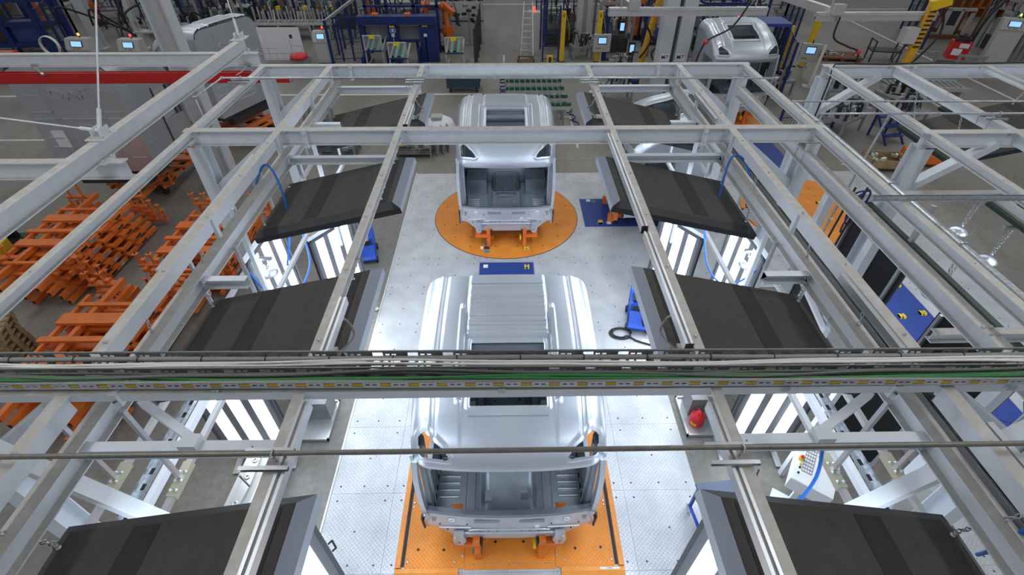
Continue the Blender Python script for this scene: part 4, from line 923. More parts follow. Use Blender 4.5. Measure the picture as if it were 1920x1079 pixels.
# spill tray with red can, left twin
for s, l in ((1, 'right'), (-1, 'left')):
    t = thing('spill_tray', 'steel tray with a dark box standing on the floor on the %s side' % l, 'tray', (s*3.66, 5.55, PZ), 0)
    MB().bb((-.33, -.42, 0), (.33, .42, .02)).build('base', ALU, t)
    for a, b in (((-.35, -.44, 0), (-.32, .44, .06)), ((.32, -.44, 0), (.35, .44, .06)), ((-.35, -.44, 0), (.35, -.41, .06)), ((-.35, .41, 0), (.35, .44, .06))): MB().bb(a, b).build('rim', ALU, t)
    MB().bb((-.22, .02, .02), (.28, .38, .5)).build('dark_box', GREY2, t)
t = thing('gas_can', 'red metal safety can with yellow label on the right spill tray', 'can', (3.55, 5.40, PZ+.02))
MB().lathe([(.13, 0), (.135, .02), (.135, .2), (.12, .24), (.06, .29), (.045, .31), (.05, .34), (.03, .35)], (0, 0, 0), 20).build('body', REDB, t)
m = MB(); m.tube(arc((0, 0, .27), .1, .2, PI-.2, 10, 'yz'), .012, 6); m.build('handle', REDB, t)
m = MB(); n = 8; m.add([(.137*math.cos(a), .137*math.sin(a), z) for z in (.06, .13) for a in [PI*1.1+.9*i/n for i in range(n+1)]], [(i, i+1, n+2+i, n+1+i) for i in range(n)], True); m.build('label_band', YELLOW, t)
t = thing('warning_board', 'yellow warning board with a triangle sign above the red can', 'sign', (3.82, 5.5, .1), .5)
MB().bb((-.2, -.01, .4), (.2, .01, 1.0)).build('board', YELLOW, t); MB().bb((-.02, .0, 0), (.02, .03, .5)).build('leg', ALU, t); MB().prism([(-.08, .8), (.08, .8), (0, .94)], 'y', -.016, -.010).build('triangle', PAPER, t); MB().bb((-.2, -.012, .05), (.2, .008, .4)).build('steel_sheet', ALU, t)
# welding carts
def cart(label, x, y, rz, big):
    t = thing('welding_cart', label, 'cart', (x, y, PZ if x > 0 else 0), rz)
    MB().bb((-.22, -.4, .12), (.22, .4, .16)).build('deck', BLUEB, t); MB().bb((-.2, -.1, .16), (.2, .38, .62)).build('power_source', BLUEB, t); MB().bb((-.15, -.115, .3), (.15, -.1, .55)).build('front_panel', DARK, t)
    MB().prism([(-.4, .16), (-.12, .16), (-.12, .42), (-.3, .2)], 'x', -.2, .2).build('hood', BLUEB, t)
    for sx in (-1, 1):
        for yy in (-.3, .3): MB().cyl((sx*.2, yy, .08), (sx*.26, yy, .08), .08, 12).build('wheel', BLACK, t)
    m = MB(); m.tube([(-.2, .4, .2), (-.2, .46, .95), (.2, .46, .95), (.2, .4, .2)], .014, 6); m.build('push_handle', BLUEB, t)
    if big:
        MB().lathe([(.11, .16), (.11, .95), (.07, 1.05), (.03, 1.1)], (0, .28, 0), 14).build('gas_cylinder', BLUEB, t); MB().bb((-.09, -.2, .62), (.1, -.05, .74)).build('meter', GREYM, t); MB().bb((-.07, -.205, .64), (.07, -.2, .72)).build('dial', PAPER, t)
    else:
        MB().box((.0, .1, .66), (.3, .3, .08)).build('tool_tray', DARK, t)
        m = MB(); [m.tube([(-.1+.05*i, -.1, .72), (-.05+.03*i, .2, .78+.02*i)], .012, 5) for i in range(5)]; m.build('torches', ZINC, t)
    return t
cart('blue welding cart with gas cylinder and meter behind the left rail', -3.72, 10.75, .2, True)
cart('blue welding cart with black hoses left of the third right lamp', 2.98, 8.15, -.2, False)
P = []
for k in range(2): P += [(2.55+.25*math.cos(a)*(1-.2*k), 7.75+.17*math.sin(a)*(1-.15*k), PZ+.02+.02*k) for a in [i*PI/4 for i in range(8)]]
tag(MB().tube(spline([(2.95, 8.3, .7), (2.78, 8.1, .3), (2.72, 7.9, .06)]+P+[(2.9, 7.5, PZ+.02), (3.4, 7.3, PZ+.02), (3.9, 7.1, PZ+.02)], 5), .02, 7).build('hose', BLACK), 'black hose coiled on the plates beside the blue welding cart', 'hose')
tag(MB().tube(spline([(3.0, 8.0, .6), (3.05, 7.8, .2), (3.2, 7.6, PZ+.02), (3.35, 7.65, PZ+.03), (3.3, 7.85, .1), (3.1, 7.95, .5)], 5), .018, 6).build('hose', BLACK), 'short black hose bow hanging from the welding cart', 'hose')
# castor trolley under the nearest right lamp
t = thing('tool_trolley', 'grey tool trolley with blue frame and white castors under the nearest right lamp', 'trolley', (3.28, 3.3, PZ), .1)
MB().bb((-.3, -.5, .5), (.3, .5, .75)).build('drawer_box', GREY2, t); MB().bb((-.33, -.53, .75), (.33, .53, .79)).build('top', mat('blue_grey', (.10, .13, .2), .5), t)
for sx in (-1, 1):
    for sy in (-1, 1):
        MB().bb((sx*.28-.02, sy*.48-.02, .16), (sx*.28+.02, sy*.48+.02, .5)).build('leg', BLUEB, t); MB().cyl((sx*.28-.02, sy*.48, .075), (sx*.28+.02, sy*.48, .075), .075, 12).build('castor', PAPER, t)
    MB().bb((sx*.29-.02, -.5, .14), (sx*.29+.02, .5, .18)).build('side_bar', BLUEB, t)
# cast brackets on a bench at the left
t = thing('fixture_bench', 'grey fixture bench with cast brackets below the nearest left rail', 'bench', (-4.2, 4.2, 0), -.05)
MB().bb((-.32, -.75, .3), (.32, .75, .36)).build('bench_top', GREYM, t)
for sx in (-1, 1):
    for sy in (-1, 1): MB().bb((sx*.28-.03, sy*.7-.03, 0), (sx*.28+.03, sy*.7+.03, .3)).build('leg', GREYM, t)
MB().bb((-.26, .45, .36), (-.02, .68, .40)).build('black_tag', BLACK, t)
for x in (-.12, .16):
    b = MB().prism([(x-.08, -.6), (x+.06, -.6), (x+.10, -.1), (x+.06, .4), (x-.04, .4), (x-.05, 0)], 'z', .36, .42).build('cast_bracket', ALU, t)
    for y in (-.45, .0, .3): MB().ring((x, y, .43), .035, .014, (0, 0, 1), 12, 5).build('boss', ALU, b)
# wire baskets beyond the platform
def basket(label, x, y, w, d, h, fill):
    t = thing('wire_basket', label, 'basket', (x, y, 0), 0, 'grey wire baskets')
    MB().bb((-w/2, -d/2, .12), (w/2, d/2, .15)).build('floor_plate', DARK, t)
    for sx in (-1, 1):
        for sy in (-1, 1): MB().bb((sx*w/2-.03, sy*d/2-.03, 0), (sx*w/2+.03, sy*d/2+.03, h)).build('corner_post', GREY2, t)
    for sy in (-1, 1):
        m = MB(); [m.bb((-w/2+.06*i, sy*d/2-.004, .15), (-w/2+.06*i+.008, sy*d/2+.004, h)) for i in range(int(w/.06))]; [m.bb((-w/2, sy*d/2-.004, .15+.1*i), (w/2, sy*d/2+.004, .158+.1*i)) for i in range(int((h-.15)/.1)+1)]; m.build('wire_side', GREY2, t, kind='stuff')
    for sx in (-1, 1):
        m = MB(); [m.bb((sx*w/2-.004, -d/2+.06*i, .15), (sx*w/2+.004, -d/2+.06*i+.008, h)) for i in range(int(d/.06))]; m.build('wire_side', GREY2, t, kind='stuff')
    for i in range(fill): MB().box((random.uniform(-w/2+.15, w/2-.15), random.uniform(-d/2+.1, d/2-.1), random.uniform(.2, .4)), (.25, .2, .1), rz=random.uniform(0, 3)).build('part', (GREYM, DARK, YELLOW, ALU)[i % 4], t)
basket('dark wire basket of parts behind the far left frame', -5.95, 16.9, 1.2, .8, .8, 8)
basket('dark wire basket with a yellow card next to the far cab', -3.3, 16.9, 1.3, .9, .8, 6)
basket('small wire basket of tools behind the white frame at the far left', -7.3, 19.2, .9, .7, .7, 5)
for i in range(3):
    t = thing('panel_rack', 'upright grey sheet panel leaning beside the wire basket, %s' % ('left one', 'middle one', 'right one')[i], 'panel', (-2.5+.2*i, 16.9+.15*i, 0), .3); MB().box((0, 0, .42), (.04, .7, .8), ry=.15).build('sheet', GREY2, t); MB().box((.03, 0, .42), (.01, .5, .05), ry=.15).build('handle', ZINC, t)
# white plastic covered fixture and sheets by the frames
t = thing('white_fixture', 'white moulded cover lying beside the farthest left lamp', 'cover', (-2.55, 18.9, 0)); MB().lathe([(.55, 0), (.6, .1), (.5, .35), (.25, .5), (.01, .52)], (0, 0, 0), 18).build('cover', WHITE2, t); MB().bb((-.3, -.3, .5), (.1, .1, .6)).build('cap', GREYM, t)
t = thing('white_fairing', 'white perforated fairing panel behind the second right lamp', 'panel', (5.75, 10.2, 1.4), .5)
m = MB(); n = 14; m.add([(-.8+1.6*i/n, .25*math.sin(PI*i/n)*j/3, .35*math.sin(PI*i/n)-.12*j) for j in range(4) for i in range(n+1)], [(j*(n+1)+i, j*(n+1)+i+1, (j+1)*(n+1)+i+1, (j+1)*(n+1)+i) for j in range(3) for i in range(n)], True); m.build('shell', WHITE2, t)
for i in range(4): MB().lathe([(.04, .0), (.04, .006)], (-.2+.14*i, .12, .25), 10).build('hole', BLACK, t)
MB().bb((-.05, .1, -1.38), (.05, .2, 0)).build('stand', ALU, t)
o = thing('floor_cable', 'black cable lying in loops on the floor at the right edge', 'cable', (9.3, 5.6, .02)); MB().tube(spline([(.2, 1.5, 0), (-.1, 1.0, 0), (.3, .6, 0), (-.3, .5, 0), (-.2, 0, 0), (.4, -.3, 0), (.9, .2, 0)], 6), .018, 6).build('cable_run', BLACK, o)
# green hanger rack behind the far cab
t = thing('hanger_rack', 'grey rack with green padded bars and many hooks behind the far cab', 'rack', (1.15, 20.6, 0))
for k, (y, z) in enumerate(((1.4, 1.25), (.55, 1.15), (-.05, 1.05), (-.8, 1.0), (-1.5, .95))):
    MB().bb((-1.1, y-.06, z-.1), (1.1+.07*k, y+.06, z)).build('green_bar', DGREEN, t); MB().bb((-1.1, y-.09, z-.25), (1.1+.07*k, y+.09, z-.12)).build('shelf_bar', GREYM, t)
    for i in range(10):
        m = MB().tube([(-1.0+.22*i, y+.1, z+.22), (-1.0+.22*i, y, z+.02), (-1.0+.22*i, y-.16, z-.05)], .014, 5); m.build('hook', GREY2, t)
    for s in (-1, 1): MB().bb((s*1.12-.04, y-.05, 0), (s*1.12+.04, y+.05, z)).build('upright', GREY2, t)
    m = MB(); m.tube(arc((1.15+.07*k, y, .1), .32, -1.3, 1.3, 10, 'xy'), .03, 6); m.build('blue_guard', BLUE, t)
    m = MB(); m.tube([(-1.14, y+.2, .8), (-1.35, y+.2, .8), (-1.35, y-.2, .8), (-1.14, y-.2, .8)], .03, 6); m.build('blue_guard', BLUE, t)
# blue trolley
t = thing('parts_trolley', 'dark blue parts trolley on black castors beyond the far cab', 'trolley', (-1.88, 23.3, 0))
MB().bb((-.72, -.4, .25), (.72, .4, .32)).build('deck', mat('dark_teal', (.02, .05, .09), .5), t)
for s in (-1, 1):
    MB().bb((s*.72-.03, -.42, .2), (s*.72+.03, -.36, 1.05)).build('corner_post', MATS['dark_teal'], t); MB().bb((s*.72-.03, .36, .2), (s*.72+.03, .42, 1.05)).build('corner_post', MATS['dark_teal'], t)
    for y in (-.3, .3): MB().cyl((s*.6-.04, y, .1), (s*.6+.04, y, .1), .1, 12).build('castor', BLACK, t)
    MB().bb((s*.05, -.36, .4), (s*.62, .3, .62)).build('silver_crate', ALU, t)
MB().bb((-.72, -.41, .22), (.72, -.38, .62)).build('front_board', MATS['dark_teal'], t)
# ================================================================ the shop floor behind
def post_box(m, x, y, w, z0, z1): return m.bb((x-w/2, y-w/2, z0), (x+w/2, y+w/2, z1))
def fence(label, pts, h=2.2, m=None, step=1.2):
    m = m or BLUE; t = thing('safety_fence', label, 'fence', (pts[0][0], pts[0][1], 0))
    for (x0, y0), (x1, y1) in zip(pts[:-1], pts[1:]):
        L = math.hypot(x1-x0, y1-y0); n = max(1, round(L/step)); ux, uy = (x1-x0)/L, (y1-y0)/L
        for i in range(n+1):
            x, y = x0+ux*L*i/n, y0+uy*L*i/n; post_box(MB(), x, y, .08, 0, h).build('post', m, t, world=True)
        for i in range(n):
            a, b = (x0+ux*L*i/n, y0+uy*L*i/n), (x0+ux*L*(i+1)/n, y0+uy*L*(i+1)/n)
            for z in (.15, h*.52, h-.03): MB().ext(BX(.03, .03), (*a, z), (*b, z)).build('rail', m, t, world=True)
            g = MB(); k = int(L/n/.12)
            for j in range(1, k): g.ext(BX(.008, .008), (a[0]+(b[0]-a[0])*j/k, a[1]+(b[1]-a[1])*j/k, .15), (a[0]+(b[0]-a[0])*j/k, a[1]+(b[1]-a[1])*j/k, h-.05))
            for z in [q*.2 for q in range(2, int(h/.2))]: g.ext(BX(.008, .008), (*a, z), (*b, z))
            g.build('wire_mesh', DARK, t, world=True, kind='stuff')
    return t
def robot(label, x, y, rz, m=None, z=0.):
    m = m or mat('robot_orange', (.55, .12, .02), .45, var=.1); t = thing('welding_robot', label, 'robot', (x, y, z), rz, 'orange welding robots')
    MB().bb((-.35, -.35, 0), (.35, .35, .25)).build('pedestal', DARK, t); MB().lathe([(.3, .25), (.3, .55), (.24, .7)], (0, 0, 0), 16).build('base', m, t)
    MB().box((0, .08, .95), (.4, .45, .55)).build('shoulder', m, t); MB().cyl((-.28, .1, 1.0), (.28, .1, 1.0), .2, 16).build('axis_drum', m, t)
    MB().ext(BX(.22, .26, False), (0, .1, 1.0), (0, .35, 2.1), (0, 1, 0)).build('lower_arm', m, t); MB().cyl((-.22, .35, 2.1), (.22, .35, 2.1), .17, 14).build('elbow', m, t)
    MB().ext(BX(.2, .24, False), (0, .55, 2.2), (0, -.95, 2.0)).build('upper_arm', m, t); MB().cyl((0, -.95, 2.0), (0, -1.1, 1.95), .09, 10).build('wrist', DARK, t)
    g = MB().bb((-.05, -1.35, 1.6), (.05, -1.1, 2.1)); g.bb((-.04, -1.55, 1.55), (.04, -1.1, 1.65)); g.bb((-.04, -1.55, 2.05), (.04, -1.1, 2.13)); g.build('weld_gun', DARK, t)
    MB().tube(spline([(.15, .5, 2.35), (.2, -.1, 2.55), (.12, -.7, 2.35), (.05, -1.1, 2.1)], 5), .03, 6).build('hose_pack', BLACK, t)
    return t
def console(label, x, y, rz, h=1.6, beacon=None, w=.75):
    t = thing('control_console', label, 'console', (x, y, 0), rz, 'grey control consoles')
    MB().bb((-w/2, -.25, .05), (w/2, .25, h-.45)).build('cabinet', GREYM, t); MB().bb((-w/2+.03, -.2, 0), (w/2-.03, .2, .05)).build('plinth', DARK, t)
    hd = MB().prism([(-.3, h-.45), (.25, h-.45), (.25, h), (-.12, h)], 'x', -w/2, w/2).build('head', GREYM, t)
    a = math.atan2(.18, .45); MB().box((0, -.218, h-.2), (w*.52, .012, .27), rx=-a).build('screen_bezel', DARK, hd); MB().box((0, -.226, h-.2), (w*.44, .012, .22), rx=-a).build('screen', SCREEN, hd)
    for i in range(4): MB().box((-.15+.1*i, -.29, h-.39), (.04, .02, .03)).build('button', (BLACK, YELLOW, BLACK, REDB)[i], hd)
    MB().bb((-w/2+.05, -.258, .15), (w/2-.05, -.25, h-.55)).build('door', mat('door_grey', (.46, .46, .44), .45), t)
    if beacon:
        MB().cyl((.1, .05, h), (.1, .05, h+.1), .02, 8).build('beacon_stem', BLACK, hd); MB().lathe([(.045, 0), (.045, .09), (.02, .11)], (.1, .05, h+.1), 10).build('beacon', beacon, hd)
    return t
def pendant(label, x, y, z, w=.8, rz=0.):
    t = thing('operator_panel', label, 'control panel', (x, y, z), rz)
    b = MB().bb((-w/2, -.1, 0), (w/2, .1, .8)).build('housing', GREYM, t); MB().bb((-w*.26, -.108, .36), (w*.26, -.1, .7)).build('bezel', DARK, b); MB().bb((-w*.22, -.114, .40), (w*.22, -.107, .66)).build('screen', SCREEN, b)
    MB().lathe([(.05, -.13), (.05, -.1)], (0, 0, .18), 10, 'y').build('stop_button', YELLOW, b)
    for i in range(3): MB().bb((-.3+.08*i, -.106, .15), (-.26+.08*i, -.1, .2)).build('key', BLACK, b)
    MB().cyl((0, 0, .8), (0, 0, .95), .03, 8).build('mount', DARK, t); MB().bb((-.05, .02, -z), (.05, .1, 0)).build('stand', GREYM, t)
    return t
def fixture(label, x, y, rz=0., w=1.6, d=1.0, n=12, seed=1, plate=False, base=GREY2, group='clamping fixtures'):
    r = random.Random(seed); t = thing('clamping_fixture', label, 'fixture', (x, y, 0), rz, group)
    MB().bb((-w/2, -d/2, .55), (w/2, d/2, .65)).build('table', base, t)
    for sx in (-1, 1):
        for sy in (-1, 1): MB().bb((sx*(w/2-.06)-.04, sy*(d/2-.06)-.04, 0), (sx*(w/2-.06)+.04, sy*(d/2-.06)+.04, .55)).build('leg', base, t)
    for i in range(n):
        cx, cyy, hh = r.uniform(-w/2+.08, w/2-.08), r.uniform(-d/2+.08, d/2-.08), r.uniform(.2, .6)
        m = MB().bb((cx-.04, cyy-.04, .65), (cx+.04, cyy+.04, .65+hh)); a = r.uniform(0, 6.28); m.box((cx+.1*math.cos(a), cyy+.1*math.sin(a), .65+hh), (.3, .06, .06), rz=a); m.cyl((cx, cyy, .65), (cx, cyy, .72), .07, 8)
        m.build('clamp', (DARK, GREYM, DARK, ZINC)[i % 4], t)
    for i in range(3):
        p0 = V(r.uniform(-w/2, w/2), r.uniform(-d/2, d/2), .7); p1 = V(r.uniform(-w/2, w/2), r.uniform(-d/2, d/2), .7)
        MB().tube(spline([p0, (p0+p1)/2+V(0, 0, .5), p1], 8), .018, 5).build('air_hose', BLACK, t)
    if plate: MB().bb((-w*.36, -d*.35, 1.0), (w*.36, d*.35, 1.02)).build('steel_plate', ALU, t)
    return t
def belt_trolley(label, x, y, rz=0.):
    t = thing('belt_trolley', label, 'trolley', (x, y, 0), rz, 'trolleys with green belts')
    for s in (-1, 1):
        MB().bb((s*.42-.03, -.75, .1), (s*.42+.03, .65, .17)).build('side_frame', GREYM, t); MB().bb((s*.42-.03, -.75, .17), (s*.42+.03, -.69, 1.5)).build('end_post', GREYM, t)
        MB().prism([(-.7, .75), (.65, 1.05), (.65, 1.15), (-.7, .85)], 'x', s*.40-.03, s*.40+.03).build('side_bar', GREYM, t)
        for y_ in (-.65, .55): MB().cyl((s*.42-.03, y_, .07), (s*.42+.03, y_, .07), .07, 10).build('castor', DARK, t)
        MB().prism([(-.6, .83), (.6, 1.1), (.6, 1.13), (-.6, .86)], 'x', s*.16-.07, s*.16+.07).build('green_belt', BELT, t)
    for i in range(4): MB().bb((-.08, -.5+.26*i, .86+.055*i), (.08, -.35+.26*i, .90+.055*i)).build('dark_pad', DARK, t)
    for z in (.8, 1.5): MB().bb((-.45, -.76, z), (.45, -.68, z+.05)).build('end_rail', BLUE if z < 1 else GREYM, t)
    MB().bb((-.14, -.78, 1.4), (.14, -.762, 1.56)).build('yellow_sign', mat('sign_yellow', (.8, .65, .02), .5), t)
    MB().bb((-.38, -.735, .95), (.38, -.725, 1.48)).build('clear_panel', mat('clear_panel', (.35, .37, .38), .15, 0, alpha=.35), t)
    return t
# ---- left: robot cell with consoles
fence('dark blue mesh fence of the robot cell at the top left', [(-33, 31.5), (-24.5, 31.5), (-22.5, 27.0)], 2.6)
fence('dark blue mesh fence behind the two left consoles', [(-24.5, 34), (-14.5, 34)], 2.4)
robot('orange welding robot behind the blue fence at the top left corner', -28.5, 34.3, .3)
robot('orange welding robot second from the top left corner', -25.5, 35.0, -.4)
t = thing('blue_press', 'dark blue machine frame at the top left corner', 'machine', (-25.6, 29.3, 0), .12)
for x in (-2.4, -.8, .9, 2.2): MB().bb((x-.12, -.15, 0), (x+.12, .15, 2.5)).build('upright', BLUE, t)
for z in (.3, 1.3, 2.4): MB().bb((-2.5, -.12, z), (2.3, .12, z+.22)).build('crossbar', BLUE, t)
MB().bb((-2.2, .2, .3), (-1.0, .9, 2.0)).build('housing', DARK, t); MB().bb((-.6, .1, .2), (.7, .6, 1.5)).build('door_panel', mat('blue_panel', (.03, .06, .22), .5), t); MB().bb((-1.9, -.17, 1.6), (-1.5, -.15, 1.9)).build('sign', PAPER, t)
c1 = console('grey control console with amber beacon behind the left white beam', -19.9, 25.4, -.1, 1.7, BEACON_O, 1.15)
c2 = console('grey control console with red beacon behind the left white beam', -17.4, 25.2, -.1, 1.7, BEACON_R, 1.05)
for i, (x, y, l) in enumerate(((-22.4, 30, 'leftmost grey roof post behind the amber console'), (-20.0, 30, 'slim grey roof post behind the red console'))):
    t = thing('roof_post', l, 'post', (x, y, 0)); w = (.3, .17)[i]; MB().ext(I(w*1.6, w*1.4), (0, w*.7, 0), (0, w*.7, 8), (0, 1, 0)).build('shaft', CONCRETE_COL, t); MB().bb((-.3, -.3, 0), (.3, .3, .03)).build('base_plate', CONCRETE_COL, t)
for i, (x, y, w, n, l) in enumerate(((-21.5, 32.6, 2.2, 14, 'behind the amber console'), (-18.2, 32.0, 2.4, 14, 'behind the red console'), (-15.6, 30.2, 1.8, 12, 'left of the farther left cab'), (-17.5, 37.5, 3, 14, 'in the far left back row'), (-22.5, 38, 3, 14, 'at the far left back corner'), (-22.8, 25.2, 1.6, 10, 'left of the amber console'))):
    fixture('cluttered clamping fixture %s' % l, x, y, .1*i, w, 1.3, n, 20+i)
for i, (a, b, l) in enumerate((((-21.8, 27.3, 1.9), (-20.0, 29.5, .9), 'leftmost'), ((-20.2, 27.2, 1.8), (-19.2, 28.5, 1.0), 'second'), ((-19.4, 28.5, 1.4), (-17.2, 31, 2.6), 'third'), ((-18.8, 27.6, 2.2), (-18.9, 26.9, .9), 'fourth'), ((-15.6, 27.5, 1.6), (-14.8, 29, 1.2), 'fifth'))):
    a, b = V(a), V(b); tag(MB().tube(spline([a, a+V(.2, 0, .7), (a+b)/2+V(0, 0, .5), b], 7), .05, 7).build('hose', BLACK), 'thick black hose bowed above the left consoles, %s from the left' % l, 'hose')
for i, (x, y) in enumerate(((-18.7, 28.6), (-15.9, 28.0))):
    t = thing('clamp_stand', 'light metal gripper stand %s the red console' % ('left of', 'right of')[i], 'gripper', (x, y, 0)); MB().bb((-.5, -.3, 1.15), (.5, .3, 1.22)).build('plate', ALU, t); MB().bb((-.06, -.06, 0), (.06, .06, 1.15)).build('column', GREYM, t)
    for s in (-.35, .3): MB().bb((s-.05, -.05, 1.22), (s+.05, .05, 1.7)).build('gripper_post', ALU, t); MB().box((s+.1, 0, 1.7), (.3, .06, .06)).build('gripper_arm', ALU, t)
o = thing('hose_coil', 'beige hose coil hanging at the left edge', 'hose', (-21.9, 26.0, 0)); m = MB(); [m.ring((0, .04*i, 1.2), .42, .022, (0, 1, 0), 18, 5) for i in range(4)]; m.build('coil', CWHITE, o); MB().bb((-.04, .1, 0), (.04, .18, 1.6)).build('post', BLUE, o)
# ---- gun rack row and whiteboard
t = thing('tool_rack', 'long grey rack with a row of upright weld gun holders at the top', 'rack', (-12.1, 32.0, 0))
MB().bb((-2.3, -.5, .75), (2.3, .5, .85)).build('shelf', GREYM, t); MB().bb((-2.3, -.55, .35), (2.3, .5, .42)).build('shelf', GREY2, t)
for x in (-2.1, -.9, .9, 2.1): MB().bb((x-.05, -.45, 0), (x+.05, -.35, .8)).build('leg', ALU, t)
for i in range(24):
    x = -2.2+.19*i; h = random.uniform(.45, .8); m = MB().box((x, random.uniform(-.1, .15), .85+h/2), (.06, .12, h), rx=random.uniform(-.25, .25)); m.box((x+.03, -.2, .9), (.05, .4, .08)); m.build('holder', (ALU, GREYM, ZINC)[i % 3], t)
    if i % 2: MB().box((x, .25, 1.5), (.1, .25, .2), rz=random.uniform(-.5, .5)).build('weld_gun', (DARK, mat('copper', (.4, .16, .06), .4, .6), DARK, YELLOW)[(i//2) % 4], t)
for i in range(6):
    fixture('cluttered clamping fixture in the back row behind the gun rack, number %s from the left' % ('one', 'two', 'three', 'four', 'five', 'six')[i], -15.5+i*2.4, 36.0+.5*(i % 2), 0, 2.0, 1.2, 14, 50+i)
t = thing('whiteboard', 'large white planning board on a stand behind the red rail', 'whiteboard', (-11.45, 26.9, .25))
bd = MB().bb((-1.35, -.03, 0), (1.35, .0, 1.52)).build('board', PAPER, t)
for x in (-1.2, 1.2): MB().bb((x-.04, 0, -.25), (x+.04, .06, 1.5)).build('leg', BLUE, t)
for a, b in (((-.75, .55), (.1, .56)), ((-.75, .32), (.75, .33)), ((-.75, .06), (.75, .07)), ((-.75, .06), (-.74, .56)), ((-.42, .06), (-.41, .56)), ((-.08, .06), (-.07, .33)), ((.3, .06), (.31, .33)), ((.75, .06), (.76, .95)), ((1.25, .06), (1.26, .7)), ((.75, .68), (1.26, .69)), ((.75, .06), (1.26, .07))): MB().bb((a[0], -.034, a[1]), (b[0], -.0305, b[1])).build('printed_line', INK, bd)
for x, z, w, h in ((-.75, .85, .2, .34), (-1.2, .7, .25, .6), (.78, 1.0, .32, .22)): MB().bb((x, -.036, z), (x+w, -.031, z+h)).build('paper_sheet', mat('paper2', (.8, .81, .83), .6), bd)
MB().bb((.8, -.037, 1.02), (.95, -.0365, 1.2)).build('photo_print', DARK, bd); MB().bb((-1.3, -.036, 1.46), (-1.1, -.031, 1.5)).build('yellow_tag', YELLOW, bd); MB().bb((-.98, -.036, .3), (-.965, -.031, 1.4)).build('red_line', mat('rust_line', (.4, .12, .05), .5), bd)
c3 = console('grey control console with red beacon right of the whiteboard', -9.2, 27.3, .0, 1.5, BEACON_R, .8)
t = thing('red_bag', 'red bag hanging on a grey bin below the console', 'bag', (-9.9, 25.6, 0)); MB().bb((-.4, -.3, 0), (.4, .3, .75)).build('bin', GREY2, t); MB().lathe([(.3, 0), (.42, .06), (.4, .2), (.2, .26)], (0, -.1, .7), 14).build('bag', REDB, t)
# ---- blue robot cell with two openings
t = thing('robot_cell', 'dark blue robot cell front with two openings, warning signs and mesh', 'machine', (-5.7, 27.5, 0))
def cb(a, b, nm, m=BLUE): return MB().bb(a, b).build(nm, m, t)
cb((-1.55, -.15, 0), (-1.32, .25, 2.1), 'frame_post'); cb((-.16, -.15, 0), (.36, .25, 2.1), 'frame_post'); cb((1.42, -.2, 0), (2.3, .3, 2.15), 'frame_post'); cb((-1.57, -.21, 1.78), (2.32, .31, 2.16), 'top_beam')
for x0, x1 in ((-1.32, -.16), (.36, 1.42)):
    MB().bb((x0, .2, 1.0), (x1, .22, 1.78)).build('guard_glass', mat('guard_glass', (.3, .33, .36), .2, alpha=.5), t); cb((x0, .1, .9), (x1, .2, 1.0), 'cross_rail'); cb((x0-.02, -1.1, .05), (x0+.06, -.1, .8), 'side_guide'); cb((x1-.06, -1.1, .05), (x1+.02, -.1, .8), 'side_guide')
    cb((x0-.12, -1.3, 0), (x0+.02, -.2, .55), 'floor_guide'); cb((x0, -.16, 1.72), (x1, -.15, 1.77), 'light_bar', ALU)
for x in (.1, 1.72):
    k0 = len(t.children)
    s = MB().lathe([(.15, -.165), (.15, -.15)], (x, 0, 1.5), 18, 'y').build('mandatory_sign', BLUEB, t); MB().bb((x-.06, -.172, 1.43), (x+.06, -.166, 1.58)).build('book_symbol', PAPER, s); MB().ring((x, -.167, 1.5), .145, .012, (0, 1, 0), 18, 4).build('sign_rim', PAPER, s)
    s = MB().prism([(x-.14, 1.68), (x+.14, 1.68), (x, 1.92)], 'y', -.168, -.152).build('warning_sign', mat('sign_yellow', (.8, .65, .02), .5), t); MB().box((x, -.172, 1.76), (.1, .006, .05), ry=.4).build('hand_symbol', BLACK, s)
    cb((x-.08, -.17, 1.22), (x+.08, -.15, 1.36), 'small_sign', PAPER); cb((x-.03, -.2, 0), (x+.02, -.16, 1.2), 'light_rod', ALU)
    for ch in list(t.children)[k0:]: ch.location.y -= .07
for x in (-1.5, -.4, 1.0, 2.2): cb((x-.07, 1.4, 0), (x+.07, 1.55, 3.0), 'frame_post')
for z in (2.2, 2.9): cb((-1.6, 1.4, z), (2.3, 1.5, z+.1), 'top_beam')
for x in (-.7, .9): MB().bb((x-.15, -.12, 2.15), (x+.15, .1, 2.25)).build('orange_stop', ORANGE, t)
fence('dark blue mesh fence with doors left of the robot cell front', [(-8.9, 27.4), (-7.3, 27.6)], 2.1, step=.6)
fence('dark blue mesh fence running back beside the console', [(-8.9, 27.4), (-8.7, 33.0)], 2.3)
fence('blue mesh fence above the robot cell front', [(-8.6, 30.5), (-3.2, 30.5)], 2.5)
t = thing('gate_arm', 'pale bar lying on top of the blue fence by the console', 'bar', (-8.8, 27.0, 2.05), 0); MB().ext(BX(.1, .12), (0, 0, 0), (1.0, 2.6, .5)).build('bar', ALU, t); MB().bb((-.06, -.06, -2.05), (.06, .06, 0)).build('post', BLUE, t)
robot('orange welding robot inside the blue cell next to the aisle', -4.2, 29.6, .0)
robot('orange welding robot deep inside the blue cell', -8.0, 33.6, .6)
robot('small orange robot arm low behind the right cell opening', -3.0, 29.2, .5)
belt_trolley('belt trolley standing in the left cell opening', -6.45, 27.0); belt_trolley('belt trolley in front of the right cell opening', -5.05, 25.8); belt_trolley('belt trolley next to the grey box by the aisle', -2.45, 26.6)
t = thing('grey_chute', 'grey sheet metal chute on the floor by the aisle fence', 'chute', (-1.62, 26.4, 0), -.05); MB().bb((-.2, -.8, .05), (.2, .9, .16)).build('trough', GREY2, t); MB().bb((-.22, -.82, .0), (.22, -.78, .2)).build('end_plate', GREYM, t)
